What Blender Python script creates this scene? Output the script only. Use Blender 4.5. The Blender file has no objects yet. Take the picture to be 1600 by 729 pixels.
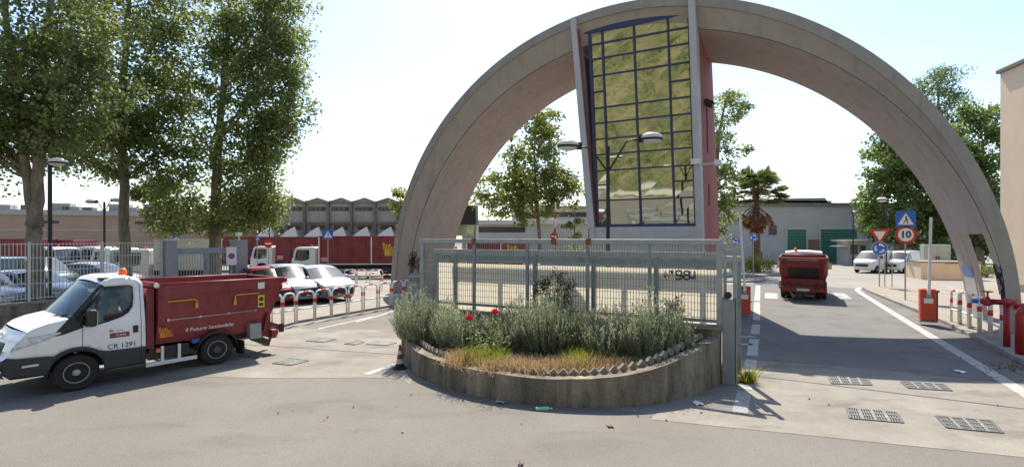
import bpy, bmesh, math, random
import numpy as np
from mathutils import Vector, Matrix, noise
from mathutils.geometry import delaunay_2d_cdt
R = math.radians
PI = math.pi
random.seed(7)
rng = np.random.default_rng(7)
scene = bpy.context.scene
COL = scene.collection

# ------------------------------------------------------------------ camera
HC, HOR, FPX = 2.9, 370.0, 800.0          # eye height, horizon row and focal length in photograph pixels
cam = bpy.data.cameras.new('camera'); camo = bpy.data.objects.new('camera', cam); COL.objects.link(camo)
camo.location = (0, 0, HC); camo.rotation_euler = (R(90), 0, 0)
cam.sensor_width = 36; cam.lens = 36 * FPX / 1600
cam.shift_y = (HOR - 364.5) / 1600
cam.clip_start = 0.1; cam.clip_end = 3000
scene.camera = camo

# ------------------------------------------------------------------ light
SUN_EL, SUN_AZ = 55.0, 3.0                # azimuth measured from +Y (straight ahead) towards +X
world = bpy.data.worlds.new('World'); scene.world = world; world.use_nodes = True
wn = world.node_tree.nodes; wl = world.node_tree.links
bg = wn['Background']
sky = wn.new('ShaderNodeTexSky'); sky.sky_type = 'NISHITA'; sky.sun_disc = False
sky.sun_elevation = R(SUN_EL); sky.sun_rotation = R(SUN_AZ)
sky.altitude = 0; sky.air_density = 1.0; sky.dust_density = 0.95; sky.ozone_density = 1.0
wl.new(sky.outputs[0], bg.inputs[0]); bg.inputs[1].default_value = 0.14
sun = bpy.data.lights.new('sun', 'SUN'); suno = bpy.data.objects.new('sun', sun); COL.objects.link(suno)
sun.energy = 4.8; sun.angle = R(0.53); sun.color = (1.0, 0.92, 0.79)
sd = Vector((math.sin(R(SUN_AZ)) * math.cos(R(SUN_EL)), math.cos(R(SUN_AZ)) * math.cos(R(SUN_EL)), math.sin(R(SUN_EL))))
suno.rotation_euler = (-sd).to_track_quat('-Z', 'Y').to_euler()
scene.view_settings.view_transform = 'Standard'; scene.view_settings.look = 'None'
scene.view_settings.gamma = 1; scene.view_settings.exposure = 0.82
scene.render.engine = 'CYCLES'

# ------------------------------------------------------------------ pixel helpers (a pixel is a direction; ground or a stated depth gives the distance)
def gp(x, y, z=0.0):
    Y = (HC - z) * FPX / (y - HOR); return Vector(((x - 800) / FPX * Y, Y, z))
def at(x, y, Y):
    return Vector(((x - 800) / FPX * Y, Y, HC - (y - HOR) / FPX * Y))
PHI = 0.493
TU = Vector((math.cos(PHI), -math.sin(PHI), 0)); NU = Vector((math.sin(PHI), math.cos(PHI), 0))
def uw(u, w, z=0.0): return TU * u + NU * w + Vector((0, 0, z))
def px_uw(x, y, w):                        # pixel on the plane parallel to the arch at distance w
    d = Vector(((x - 800) / FPX, 1, (HOR - y) / FPX)); t = w / d.dot(NU)
    return d.dot(TU) * t, HC + d.z * t
PR = 0.4636
RT = Vector((math.cos(PR), -math.sin(PR), 0)); RN = Vector((math.sin(PR), math.cos(PR), 0))
ROAD_RZ = -PR                              # rotation that turns local +Y along the road

# ------------------------------------------------------------------ materials
MATS = {}
def mat(name, col, rough=0.6, metal=0.0, var=0.0, scale=3.0, bump=0.0, bscale=40.0, col2=None, spec=0.5, stretch=(1, 1, 1), coat=0.0, coord='Object', fine=0.0, blot=0.0, blots=1.0, blotst=(1, 1, 1)):
    if name in MATS: return MATS[name]
    m = bpy.data.materials.new(name); m.use_nodes = True; MATS[name] = m
    nt = m.node_tree; N = nt.nodes; L = nt.links; b = N['Principled BSDF']
    b.inputs['Base Color'].default_value = (*col, 1); b.inputs['Roughness'].default_value = rough; b.inputs['Metallic'].default_value = metal
    b.inputs['Specular IOR Level'].default_value = spec
    if coat: b.inputs['Coat Weight'].default_value = coat; b.inputs['Coat Roughness'].default_value = 0.06
    if var or bump or col2:
        tc = N.new('ShaderNodeTexCoord'); mp = N.new('ShaderNodeMapping'); mp.inputs['Scale'].default_value = stretch
        L.new(tc.outputs[coord], mp.inputs[0])
        n1 = N.new('ShaderNodeTexNoise'); n1.inputs['Scale'].default_value = scale; n1.inputs['Detail'].default_value = 8; n1.inputs['Roughness'].default_value = 0.65
        L.new(mp.outputs[0], n1.inputs['Vector'])
        rp = N.new('ShaderNodeValToRGB'); rp.color_ramp.elements[0].position = 0.33; rp.color_ramp.elements[1].position = 0.68
        c2 = col2 if col2 else tuple(min(1, c * (1 + var)) for c in col)
        c1 = col if col2 else tuple(c * (1 - var) for c in col)
        rp.color_ramp.elements[0].color = (*c1, 1); rp.color_ramp.elements[1].color = (*c2, 1)
        L.new(n1.outputs[0], rp.inputs[0])
        out = rp.outputs[0]
        if fine:
            n3 = N.new('ShaderNodeTexNoise'); n3.inputs['Scale'].default_value = bscale * 2; n3.inputs['Detail'].default_value = 3
            L.new(tc.outputs[coord], n3.inputs['Vector'])
            mr = N.new('ShaderNodeMapRange'); mr.inputs[1].default_value = 0.3; mr.inputs[2].default_value = 0.7; mr.inputs[3].default_value = 1 - fine; mr.inputs[4].default_value = 1 + fine
            L.new(n3.outputs[0], mr.inputs[0])
            mx = N.new('ShaderNodeVectorMath'); mx.operation = 'SCALE'
            L.new(out, mx.inputs[0]); L.new(mr.outputs[0], mx.inputs['Scale']); out = mx.outputs[0]
        if blot:
            mb_ = N.new('ShaderNodeMapping'); mb_.inputs['Scale'].default_value = blotst; L.new(tc.outputs[coord], mb_.inputs[0])
            n4 = N.new('ShaderNodeTexNoise'); n4.inputs['Scale'].default_value = blots; n4.inputs['Detail'].default_value = 7; n4.inputs['Roughness'].default_value = 0.6; n4.inputs['Distortion'].default_value = 0.4
            L.new(mb_.outputs[0], n4.inputs['Vector'])
            m4 = N.new('ShaderNodeMapRange'); m4.interpolation_type = 'SMOOTHSTEP'; m4.inputs[1].default_value = 0.50; m4.inputs[2].default_value = 0.68; m4.inputs[3].default_value = 1.0; m4.inputs[4].default_value = 1 - blot
            L.new(n4.outputs[0], m4.inputs[0])
            x4 = N.new('ShaderNodeVectorMath'); x4.operation = 'SCALE'; L.new(out, x4.inputs[0]); L.new(m4.outputs[0], x4.inputs['Scale']); out = x4.outputs[0]
        L.new(out, b.inputs['Base Color'])
        if bump:
            n2 = N.new('ShaderNodeTexNoise'); n2.inputs['Scale'].default_value = bscale; n2.inputs['Detail'].default_value = 6
            L.new(mp.outputs[0], n2.inputs['Vector'])
            bp = N.new('ShaderNodeBump'); bp.inputs['Strength'].default_value = bump; bp.inputs['Distance'].default_value = 0.02
            L.new(n2.outputs[0], bp.inputs['Height']); L.new(bp.outputs[0], b.inputs['Normal'])
    return m
def leafmat(name, c1, c2, trans=0.45, rough=0.55, tcol=None):
    m = bpy.data.materials.new(name); m.use_nodes = True; MATS[name] = m
    nt = m.node_tree; N = nt.nodes; L = nt.links; b = N['Principled BSDF']; out = N['Material Output']
    a = N.new('ShaderNodeAttribute'); a.attribute_name = 'tint'
    rp = N.new('ShaderNodeValToRGB'); rp.color_ramp.elements[0].color = (*c1, 1); rp.color_ramp.elements[1].color = (*c2, 1)
    L.new(a.outputs['Fac'], rp.inputs[0]); L.new(rp.outputs[0], b.inputs['Base Color'])
    b.inputs['Roughness'].default_value = rough; b.inputs['Specular IOR Level'].default_value = 0.35
    t = N.new('ShaderNodeBsdfTranslucent')
    hs = N.new('ShaderNodeHueSaturation'); hs.inputs['Value'].default_value = 1.7; hs.inputs['Saturation'].default_value = 1.1; hs.inputs['Hue'].default_value = 0.485
    L.new(rp.outputs[0], hs.inputs['Color']); L.new(hs.outputs[0], t.inputs[0])
    mx = N.new('ShaderNodeMixShader'); mx.inputs[0].default_value = trans
    L.new(b.outputs[0], mx.inputs[1]); L.new(t.outputs[0], mx.inputs[2]); L.new(mx.outputs[0], out.inputs[0])
    return m
def glassmat(name, tint=(0.55, 0.6, 0.6), refl=0.25):
    m = bpy.data.materials.new(name); m.use_nodes = True; MATS[name] = m
    nt = m.node_tree; N = nt.nodes; L = nt.links; out = N['Material Output']; N.remove(N['Principled BSDF'])
    t = N.new('ShaderNodeBsdfTransparent'); t.inputs[0].default_value = (*tint, 1)
    g = N.new('ShaderNodeBsdfGlossy'); g.inputs['Roughness'].default_value = 0.02; g.inputs[0].default_value = (0.9, 0.93, 0.95, 1)
    lw = N.new('ShaderNodeFresnel'); lw.inputs[0].default_value = 1.5
    ad = N.new('ShaderNodeMath'); ad.operation = 'ADD'; ad.inputs[1].default_value = refl * 0.2; ad.use_clamp = True
    L.new(lw.outputs[0], ad.inputs[0])
    mx = N.new('ShaderNodeMixShader'); L.new(ad.outputs[0], mx.inputs[0]); L.new(t.outputs[0], mx.inputs[1]); L.new(g.outputs[0], mx.inputs[2])
    L.new(mx.outputs[0], out.inputs[0]); return m

M_street = mat('street_asphalt', (0.141, 0.129, 0.112), 0.9, col2=(0.179, 0.164, 0.143), scale=0.35, bump=0.4, bscale=60, coord='Object', fine=0.3, blot=0.16, blots=0.7, blotst=(0.6, 1.6, 1))
M_lane = mat('lane_asphalt', (0.115, 0.112, 0.108), 0.9, col2=(0.155, 0.15, 0.143), scale=0.5, bump=0.35, bscale=60, fine=0.28, blot=0.25, blots=0.9)
M_apron = mat('apron_concrete', (0.172, 0.157, 0.132), 0.88, col2=(0.262, 0.239, 0.203), scale=0.8, bump=0.25, bscale=45, fine=0.18, blot=0.28, blots=1.3, blotst=(0.5, 1.5, 1))
M_pave = mat('pavement_beige', (0.215, 0.188, 0.153), 0.9, col2=(0.28, 0.248, 0.203), scale=0.9, bump=0.25, bscale=30, fine=0.12)
M_yard = mat('yard_concrete', (0.19, 0.178, 0.16), 0.9, col2=(0.26, 0.242, 0.216), scale=0.3, bump=0.2, bscale=30, fine=0.1)
M_kerb = mat('kerb_stone', (0.235, 0.222, 0.20), 0.85, var=0.2, scale=4, bump=0.3, bscale=50)
M_paint = mat('road_paint', (0.27, 0.262, 0.248), 0.75, col2=(0.43, 0.42, 0.40), scale=5, bump=0.2, bscale=60)
M_iron = mat('cast_iron', (0.10, 0.10, 0.10), 0.6, metal=0.4, var=0.3, scale=6)
M_dark = mat('dark_void', (0.02, 0.02, 0.02), 0.9)
M_arch = mat('arch_concrete', (0.365, 0.322, 0.288), 0.85, col2=(0.415, 0.368, 0.332), scale=0.6, bump=0.12, bscale=25, stretch=(1, 1, 0.35), fine=0.06, blot=0.16, blots=1.1, blotst=(2.2, 2.2, 0.22))
M_rim = mat('arch_rim_concrete', (0.305, 0.282, 0.255), 0.85, col2=(0.36, 0.335, 0.305), scale=1.2, bump=0.12, bscale=25, blot=0.14, blots=1.4, blotst=(2, 2, 0.3))
M_joint = mat('joint_shadow', (0.09, 0.08, 0.075), 0.9)
M_tframe = mat('tower_frame_grey', (0.48, 0.495, 0.52), 0.6, var=0.08, scale=2, bump=0.05)
M_tpink = mat('tower_red_stucco', (0.31, 0.105, 0.105), 0.85, col2=(0.38, 0.14, 0.135), scale=1.3, bump=0.25, bscale=30, stretch=(1, 1, 0.3))
M_blue = mat('mullion_blue', (0.033, 0.045, 0.125), 0.45, var=0.12, scale=3)
M_planter = mat('planter_concrete', (0.10, 0.084, 0.062), 0.92, col2=(0.32, 0.272, 0.205), scale=1.6, bump=0.6, bscale=14, stretch=(1.6, 1.6, 0.22), fine=0.2, blot=0.45, blots=2.4, blotst=(1.6, 1.6, 0.5))
M_brick = mat('edging_brick', (0.25, 0.215, 0.18), 0.9, var=0.3, scale=6, bump=0.4, bscale=60)
M_soil = mat('soil', (0.12, 0.085, 0.055), 0.95, var=0.35, scale=5, bump=0.8, bscale=25)
M_galv = mat('galvanised_grey', (0.33, 0.36, 0.36), 0.5, metal=0.35, var=0.18, scale=4, bump=0.06)
M_galvd = mat('gate_steel_bluegrey', (0.23, 0.275, 0.29), 0.55, metal=0.2, var=0.2, scale=4)
M_post = mat('gate_post_grey', (0.25, 0.27, 0.29), 0.55, metal=0.1, var=0.12, scale=2.5)
M_rust = mat('rust', (0.22, 0.09, 0.04), 0.9, var=0.4, scale=12)
M_black = mat('black_plastic', (0.022, 0.022, 0.024), 0.5, var=0.2, scale=5)
M_rubber = mat('rubber', (0.022, 0.021, 0.02), 0.85, var=0.3, scale=8)
M_white = mat('white_paint', (0.80, 0.81, 0.81), 0.35, var=0.03, scale=2, coat=0.5, blot=0.07, blots=3.5, blotst=(2, 2, 0.7))
M_wpaint = mat('white_enamel', (0.74, 0.74, 0.72), 0.5, var=0.06, scale=6)
M_bred = mat('bin_red', (0.22, 0.024, 0.03), 0.48, col2=(0.27, 0.036, 0.042), scale=2.2, coat=0.15, blot=0.3, blots=3.0, blotst=(2.5, 2.5, 0.6))
M_bredd = mat('bin_red_dull', (0.17, 0.018, 0.022), 0.55, col2=(0.23, 0.035, 0.038), scale=1.5)
M_clad = mat('dark_cladding', (0.032, 0.036, 0.042), 0.6, var=0.15, scale=4)
M_chrome = mat('satin_metal', (0.55, 0.56, 0.57), 0.32, metal=0.9, var=0.1, scale=8)
M_rimst = mat('wheel_steel', (0.36, 0.36, 0.36), 0.45, metal=0.6, var=0.3, scale=9)
M_head = mat('headlight_glass', (0.62, 0.65, 0.68), 0.08, var=0.3, scale=14, coat=1.0)
M_yellow = mat('yellow_paint', (0.62, 0.36, 0.03), 0.5, var=0.1, scale=8)
M_orange = mat('orange_logo', (0.72, 0.27, 0.03), 0.5)
M_ored = mat('signal_red', (0.55, 0.03, 0.02), 0.45, var=0.1, scale=5)
M_barr = mat('barrier_orange_red', (0.58, 0.065, 0.03), 0.45, var=0.12, scale=3)
M_pipe = mat('hydrant_red', (0.34, 0.018, 0.02), 0.4, var=0.15, scale=5)
M_sblue = mat('sign_blue', (0.02, 0.13, 0.50), 0.4)
M_amber = mat('amber_lens', (0.85, 0.16, 0.02), 0.25)
M_tail = mat('tail_lens', (0.45, 0.01, 0.01), 0.2)
M_lampd = mat('lamp_black', (0.016, 0.016, 0.018), 0.45, metal=0.2)
M_lampg = mat('lamp_cover', (0.62, 0.63, 0.62), 0.25)
M_text = mat('lettering_dark', (0.03, 0.03, 0.035), 0.6)
M_skin = mat('skin', (0.42, 0.22, 0.15), 0.6)
M_shirt = mat('red_shirt', (0.36, 0.025, 0.03), 0.8, var=0.15, scale=12)
M_hair = mat('dark_hair', (0.03, 0.02, 0.015), 0.7)
M_glass = glassmat('vehicle_glass', (0.66, 0.71, 0.70), 0.0)
M_cglass = mat('car_glass', (0.02, 0.025, 0.03), 0.05, spec=0.8, coat=0.6)
M_beige = mat('beige_render', (0.62, 0.49, 0.36), 0.9, col2=(0.67, 0.54, 0.405), scale=1.0, bump=0.15, bscale=60)
M_bark = mat('plane_bark', (0.13, 0.105, 0.075), 0.95, col2=(0.30, 0.26, 0.19), scale=5, bump=0.7, bscale=18, stretch=(1, 1, 0.4))
M_pbark = mat('palm_bark', (0.13, 0.085, 0.05), 0.95, var=0.4, scale=8, bump=0.8, bscale=10)
L_plane = leafmat('plane_leaf', (0.09, 0.13, 0.045), (0.25, 0.29, 0.12), 0.56)
L_plane2 = leafmat('plane_leaf_light', (0.085, 0.13, 0.03), (0.25, 0.26, 0.08), 0.45)
L_green = leafmat('green_leaf', (0.06, 0.11, 0.035), (0.18, 0.245, 0.08), 0.45)
L_pop = leafmat('poplar_leaf', (0.075, 0.125, 0.06), (0.18, 0.25, 0.12), 0.42)
L_pine = leafmat('pine_needle', (0.035, 0.07, 0.018), (0.09, 0.12, 0.035), 0.2)
L_lav = leafmat('lavender_leaf', (0.13, 0.16, 0.105), (0.33, 0.365, 0.25), 0.36, 0.8)
L_bush = leafmat('dark_bush_leaf', (0.045, 0.055, 0.035), (0.11, 0.12, 0.075), 0.25)
L_dry = leafmat('dry_grass', (0.30, 0.215, 0.11), (0.46, 0.36, 0.21), 0.35, 0.8)
L_grass = leafmat('yellow_green_grass', (0.13, 0.17, 0.03), (0.30, 0.31, 0.07), 0.45, 0.8)
L_rose = leafmat('rose_leaf', (0.09, 0.15, 0.04), (0.24, 0.30, 0.11), 0.4)
L_hedge = leafmat('hedge_leaf', (0.07, 0.12, 0.02), (0.22, 0.26, 0.05), 0.4)
L_palm = leafmat('palm_leaf', (0.045, 0.075, 0.02), (0.15, 0.17, 0.05), 0.3)
L_palmd = leafmat('palm_dead', (0.16, 0.085, 0.045), (0.30, 0.18, 0.10), 0.3)
L_fall = leafmat('fallen_leaf', (0.10, 0.07, 0.035), (0.24, 0.17, 0.09), 0.3)

# ------------------------------------------------------------------ mesh helpers
class MB:
    def __init__(s): s.v = []; s.f = []
    def add(s, vs, fs, M=None):
        o = len(s.v)
        s.v += [tuple(M @ Vector(p)) if M is not None else tuple(p) for p in vs]
        s.f += [[i + o for i in f] for f in fs]; return s
    def box(s, x0, x1, y0, y1, z0, z1, M=None):
        v = [(x0, y0, z0), (x1, y0, z0), (x1, y1, z0), (x0, y1, z0), (x0, y0, z1), (x1, y0, z1), (x1, y1, z1), (x0, y1, z1)]
        return s.add(v, [[3, 2, 1, 0], [4, 5, 6, 7], [0, 1, 5, 4], [1, 2, 6, 5], [2, 3, 7, 6], [3, 0, 4, 7]], M)
    def bar(s, a, b, w, d=None, up=(0, 0, 1)):         # rectangular bar from a to b
        d = w if d is None else d
        a = Vector(a); b = Vector(b); t = (b - a).normalized(); u = Vector(up)
        if abs(t.dot(u)) > 0.95: u = Vector((0, 1, 0)) if abs(t.y) < 0.9 else Vector((1, 0, 0))
        x = t.cross(u).normalized(); y = x.cross(t)
        vs = [p + x * (w / 2) * i + y * (d / 2) * j for p in (a, b) for i, j in ((-1, -1), (1, -1), (1, 1), (-1, 1))]
        return s.add(vs, [[0, 3, 2, 1], [4, 5, 6, 7], [0, 1, 5, 4], [1, 2, 6, 5], [2, 3, 7, 6], [3, 0, 4, 7]])
    def tube(s, path, r, n=8, cap=True):
        P = [Vector(p) for p in path]; rs = r if isinstance(r, (list, tuple)) else [r] * len(P)
        ref = None; rings = []
        for i, p in enumerate(P):
            t = (P[min(i + 1, len(P) - 1)] - P[max(i - 1, 0)]).normalized()
            if ref is None:
                ref = Vector((0, 0, 1)) if abs(t.z) < 0.9 else Vector((1, 0, 0))
            x = (ref - t * ref.dot(t)).normalized(); y = t.cross(x); ref = x
            rings.append([p + (x * math.cos(2 * PI * k / n) + y * math.sin(2 * PI * k / n)) * rs[i] for k in range(n)])
        o = len(s.v); s.v += [tuple(q) for g in rings for q in g]
        for i in range(len(P) - 1):
            for k in range(n):
                s.f.append([o + i * n + k, o + i * n + (k + 1) % n, o + (i + 1) * n + (k + 1) % n, o + (i + 1) * n + k])
        if cap:
            s.f.append([o + k for k in range(n)][::-1]); s.f.append([o + (len(P) - 1) * n + k for k in range(n)])
        return s
    def lathe(s, prof, n=16, M=None):                   # prof: (r, z) from bottom to top
        vs = []; fs = []
        for r, z in prof: vs += [(r * math.cos(2 * PI * k / n), r * math.sin(2 * PI * k / n), z) for k in range(n)]
        for i in range(len(prof) - 1):
            for k in range(n): fs.append([i * n + k, i * n + (k + 1) % n, (i + 1) * n + (k + 1) % n, (i + 1) * n + k])
        fs.append(list(range(n))[::-1]); fs.append([(len(prof) - 1) * n + k for k in range(n)])
        return s.add(vs, fs, M)
    def prism(s, poly, z0, z1, M=None):                 # polygon in local XY, extruded along local Z
        n = len(poly); vs = [(x, y, z0) for x, y in poly] + [(x, y, z1) for x, y in poly]
        fs = [list(range(n))[::-1], list(range(n, 2 * n))] + [[i, (i + 1) % n, n + (i + 1) % n, n + i] for i in range(n)]
        return s.add(vs, fs, M)
    def build(s, name, m, parent=None, smooth=False, bevel=0, loc=None, rz=0, seg=2):
        me = bpy.data.meshes.new(name); me.from_pydata(s.v, [], s.f); me.update()
        return link(name, me, m, parent, smooth, bevel, loc, rz, seg)
def link(name, me, m, parent=None, smooth=False, bevel=0, loc=None, rz=0, seg=2):
    me.materials.clear(); me.materials.append(m)
    o = bpy.data.objects.new(name, me); COL.objects.link(o)
    if parent is not None: o.parent = parent
    if loc is not None: o.location = loc
    if rz: o.rotation_euler = (0, 0, rz)
    if smooth:
        me.polygons.foreach_set('use_smooth', [True] * len(me.polygons))
    if bevel:
        b = o.modifiers.new('bevel', 'BEVEL'); b.width = bevel; b.segments = seg; b.limit_method = 'ANGLE'; b.angle_limit = R(40)
        b.harden_normals = False
    return o
def tag(o, label=None, cat=None, group=None, kind=None):
    if label: o['label'] = label
    if cat: o['category'] = cat
    if group: o['group'] = group
    if kind: o['kind'] = kind
    return o
def thing(name, label, cat, loc=(0, 0, 0), rz=0, group=None):
    o = bpy.data.objects.new(name, None); COL.objects.link(o); o.location = loc; o.rotation_euler = (0, 0, rz)
    o.empty_display_size = 0.3
    return tag(o, label, cat, group)
def copy_tree(o, parent=None):
    c = o.copy(); COL.objects.link(c)
    if parent is not None: c.parent = parent
    for ch in list(o.children): copy_tree(ch, c)
    return c
def struct(o): o['kind'] = 'structure'; return o
def T(x=0, y=0, z=0): return Matrix.Translation((x, y, z))
def RX(a): return Matrix.Rotation(a, 4, 'X')
def RY(a): return Matrix.Rotation(a, 4, 'Y')
def RZ(a): return Matrix.Rotation(a, 4, 'Z')
def frame_mat(o, x, y):                                 # matrix with given origin, local x and y axes
    x = Vector(x).normalized(); y = Vector(y); z = x.cross(y).normalized(); y = z.cross(x)
    return Matrix(((x.x, y.x, z.x, o[0]), (x.y, y.y, z.y, o[1]), (x.z, y.z, z.z, o[2]), (0, 0, 0, 1)))
def circ(r, n=24, cx=0, cy=0, a0=0): return [(cx + r * math.cos(a0 + 2 * PI * k / n), cy + r * math.sin(a0 + 2 * PI * k / n)) for k in range(n)]
def text(body, size, m, parent, M, name='lettering', mirror=False, ex=0.0015, bold=0.0, shear=0.0, squash=1.0):
    cu = bpy.data.curves.new('t', 'FONT'); cu.body = body; cu.size = size; cu.extrude = ex; cu.align_x = 'CENTER'; cu.align_y = 'CENTER'; cu.offset = bold; cu.shear = shear
    to = bpy.data.objects.new('t', cu); COL.objects.link(to)
    bpy.context.view_layer.update()
    dg = bpy.context.evaluated_depsgraph_get()
    me = bpy.data.meshes.new_from_object(to.evaluated_get(dg)); bpy.data.objects.remove(to)
    MM = M @ Matrix.Diagonal((-squash if mirror else squash, 1, 1, 1))
    me.transform(MM)
    if mirror: me.flip_normals()
    return link(name, me, m, parent)
def pip(p, poly):
    x, y = p; c = False; j = len(poly) - 1
    for i in range(len(poly)):
        xi, yi = poly[i]; xj, yj = poly[j]
        if (yi > y) != (yj > y) and x < (xj - xi) * (y - yi) / (yj - yi) + xi: c = not c
        j = i
    return c
def smooth_poly(poly, n=1, closed=True):                # Chaikin corner cutting
    for _ in range(n):
        q = []; k = len(poly)
        for i in range(k if closed else k - 1):
            a = poly[i]; b = poly[(i + 1) % k]
            q += [(a[0] * .75 + b[0] * .25, a[1] * .75 + b[1] * .25), (a[0] * .25 + b[0] * .75, a[1] * .25 + b[1] * .75)]
        if not closed: q = [poly[0]] + q + [poly[-1]]
        poly = q
    return poly
def sheet(poly, holes, fn, step=0.12, thick=0.02, nrm=None, side=1):
    """triangulated 2-D panel with holes, mapped to 3-D by fn(a,b); returns an MB with a little thickness"""
    pts = []; edges = []
    def loop(P):
        o = len(pts); Q = []
        for i in range(len(P)):
            a = P[i]; b = P[(i + 1) % len(P)]; n = max(1, int(math.hypot(b[0] - a[0], b[1] - a[1]) / step))
            for k in range(n): Q.append((a[0] + (b[0] - a[0]) * k / n, a[1] + (b[1] - a[1]) * k / n))
        pts.extend(Q); edges.extend([(o + i, o + (i + 1) % len(Q)) for i in range(len(Q))])
    loop(poly)
    for h in holes: loop(h)
    xs = [p[0] for p in poly]; ys = [p[1] for p in poly]
    a = min(xs) + step / 2
    while a < max(xs):
        b = min(ys) + step / 2
        while b < max(ys):
            if pip((a, b), poly) and not any(pip((a, b), h) for h in holes): pts.append((a, b))
            b += step
        a += step
    vo, eo, fo, _, _, _ = delaunay_2d_cdt([Vector(p) for p in pts], edges, [], 0, 1e-4)
    F = []
    for f in fo:
        c = sum((vo[i] for i in f), Vector((0, 0))) / len(f)
        if pip(c, poly) and not any(pip(c, h) for h in holes): F.append(list(f))
    mb = MB(); n = len(vo)
    outer = [fn(v.x, v.y) for v in vo]; inner = [(p[0], p[1] - side * thick, p[2]) for p in outer]
    cnt = {}
    for f in F:
        for i in range(len(f)):
            e = (f[i], f[(i + 1) % len(f)]); k = tuple(sorted(e)); cnt.setdefault(k, []).append(e)
    fs = [f if side < 0 else f[::-1] for f in F] + [[i + n for i in (f[::-1] if side < 0 else f)] for f in F]
    for k, l in cnt.items():
        if len(l) == 1: a, b = l[0]; fs.append([a, b, b + n, a + n])
    return mb.add(outer + inner, fs)
def ground_poly(name, pts, z, m, parent=None, thick=0.0):
    mb = MB(); P = [(p[0], p[1]) for p in pts]
    if thick: mb.prism(P, z - thick, z)
    else: mb.add([(x, y, z) for x, y in P], [list(range(len(P)))])
    a = sum(P[i][0] * P[(i + 1) % len(P)][1] - P[(i + 1) % len(P)][0] * P[i][1] for i in range(len(P)))
    if a < 0: mb.f = [f[::-1] for f in mb.f]
    return mb.build(name, m, parent)
def strip(name, pts, w, z, m, parent=None):             # painted line of constant width along ground points
    P = [Vector((p[0], p[1], 0)) for p in pts]; L = []; Rr = []
    for i, p in enumerate(P):
        t = (P[min(i + 1, len(P) - 1)] - P[max(i - 1, 0)]).normalized(); nrm = Vector((-t.y, t.x, 0))
        L.append(p + nrm * w / 2); Rr.append(p - nrm * w / 2)
    vs = [(*q.xy, z) for q in L + Rr]; n = len(P)
    mb = MB().add(vs, [[i + n, i + 1 + n, i + 1, i] for i in range(n - 1)])
    return mb.build(name, m, parent)

# ------------------------------------------------------------------ foliage helpers
def leaves_mesh(name, C, size, tint, m, parent=None, aspect=0.75, up=0.35, dirs=None, fold=0.18):
    """one mesh of many small folded leaf faces; C (N,3) centres, size (N,), tint (N,) 0..1"""
    n = len(C); C = np.asarray(C, float); size = np.asarray(size, float)
    if dirs is None:
        d = rng.normal(size=(n, 3)); d[:, 2] -= up
    else: d = np.asarray(dirs, float)
    d /= np.linalg.norm(d, axis=1)[:, None] + 1e-9
    r = rng.normal(size=(n, 3)); s = np.cross(d, r); s /= np.linalg.norm(s, axis=1)[:, None] + 1e-9
    nn = np.cross(d, s)
    a = C - d * size[:, None] * 0.5; b = C + d * size[:, None] * 0.5
    l = C + s * (size * aspect * 0.5)[:, None] + nn * (size * fold)[:, None]; q = C - s * (size * aspect * 0.5)[:, None] + nn * (size * fold)[:, None]
    V = np.stack([a, q, b, l], 1).reshape(-1, 3)
    me = bpy.data.meshes.new(name); me.vertices.add(4 * n); me.vertices.foreach_set('co', V.ravel())
    me.loops.add(4 * n); me.loops.foreach_set('vertex_index', np.arange(4 * n))
    me.polygons.add(n); me.polygons.foreach_set('loop_start', np.arange(n) * 4)
    at_ = me.attributes.new('tint', 'FLOAT', 'FACE'); at_.data.foreach_set('value', np.clip(tint, 0, 1).astype(np.float32))
    me.update(); me.validate()
    return link(name, me, m, parent)
def blades_mesh(name, base, tip, width, tint, m, parent=None, bend=0.15, seg=3):
    """thin tapering grass / stem blades from base to tip"""
    n = len(base); base = np.asarray(base, float); tip = np.asarray(tip, float); d = tip - base
    ln = np.linalg.norm(d, axis=1)[:, None]
    s = np.cross(d, rng.normal(size=(n, 3))); s /= np.linalg.norm(s, axis=1)[:, None] + 1e-9
    side = np.cross(d, s); side /= np.linalg.norm(side, axis=1)[:, None] + 1e-9
    rows = []
    for k in range(seg + 1):
        t = k / seg; p = base + d * t + side * ln * bend * math.sin(t * PI) * rng.normal(size=(n, 1))[:, :1] * 0.5
        w = np.asarray(width)[:, None] * (1 - 0.75 * t)
        rows += [p - s * w / 2, p + s * w / 2]
    V = np.stack(rows, 1).reshape(-1, 3); nv = 2 * (seg + 1)
    F = np.concatenate([np.array([2 * k, 2 * k + 1, 2 * k + 3, 2 * k + 2])[None] for k in range(seg)], 0)
    idx = (np.arange(n)[:, None, None] * nv + F[None]).reshape(-1)
    me = bpy.data.meshes.new(name); me.vertices.add(nv * n); me.vertices.foreach_set('co', V.ravel())
    me.loops.add(len(idx)); me.loops.foreach_set('vertex_index', idx)
    me.polygons.add(n * seg); me.polygons.foreach_set('loop_start', np.arange(n * seg) * 4)
    at_ = me.attributes.new('tint', 'FLOAT', 'FACE'); at_.data.foreach_set('value', np.repeat(np.clip(tint, 0, 1), seg).astype(np.float32))
    me.update(); me.validate()
    return link(name, me, m, parent)
def clusters(ells, density):
    out = []
    for (c, r, n) in ells:
        c = np.array(c); r = np.array(r); k = int(n * density)
        d = rng.normal(size=(k, 3)); d /= np.linalg.norm(d, axis=1)[:, None]
        rad = rng.uniform(0.12, 1, size=(k, 1)) ** 0.45
        out.append(c + d * r * rad)
    return np.concatenate(out)
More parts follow.
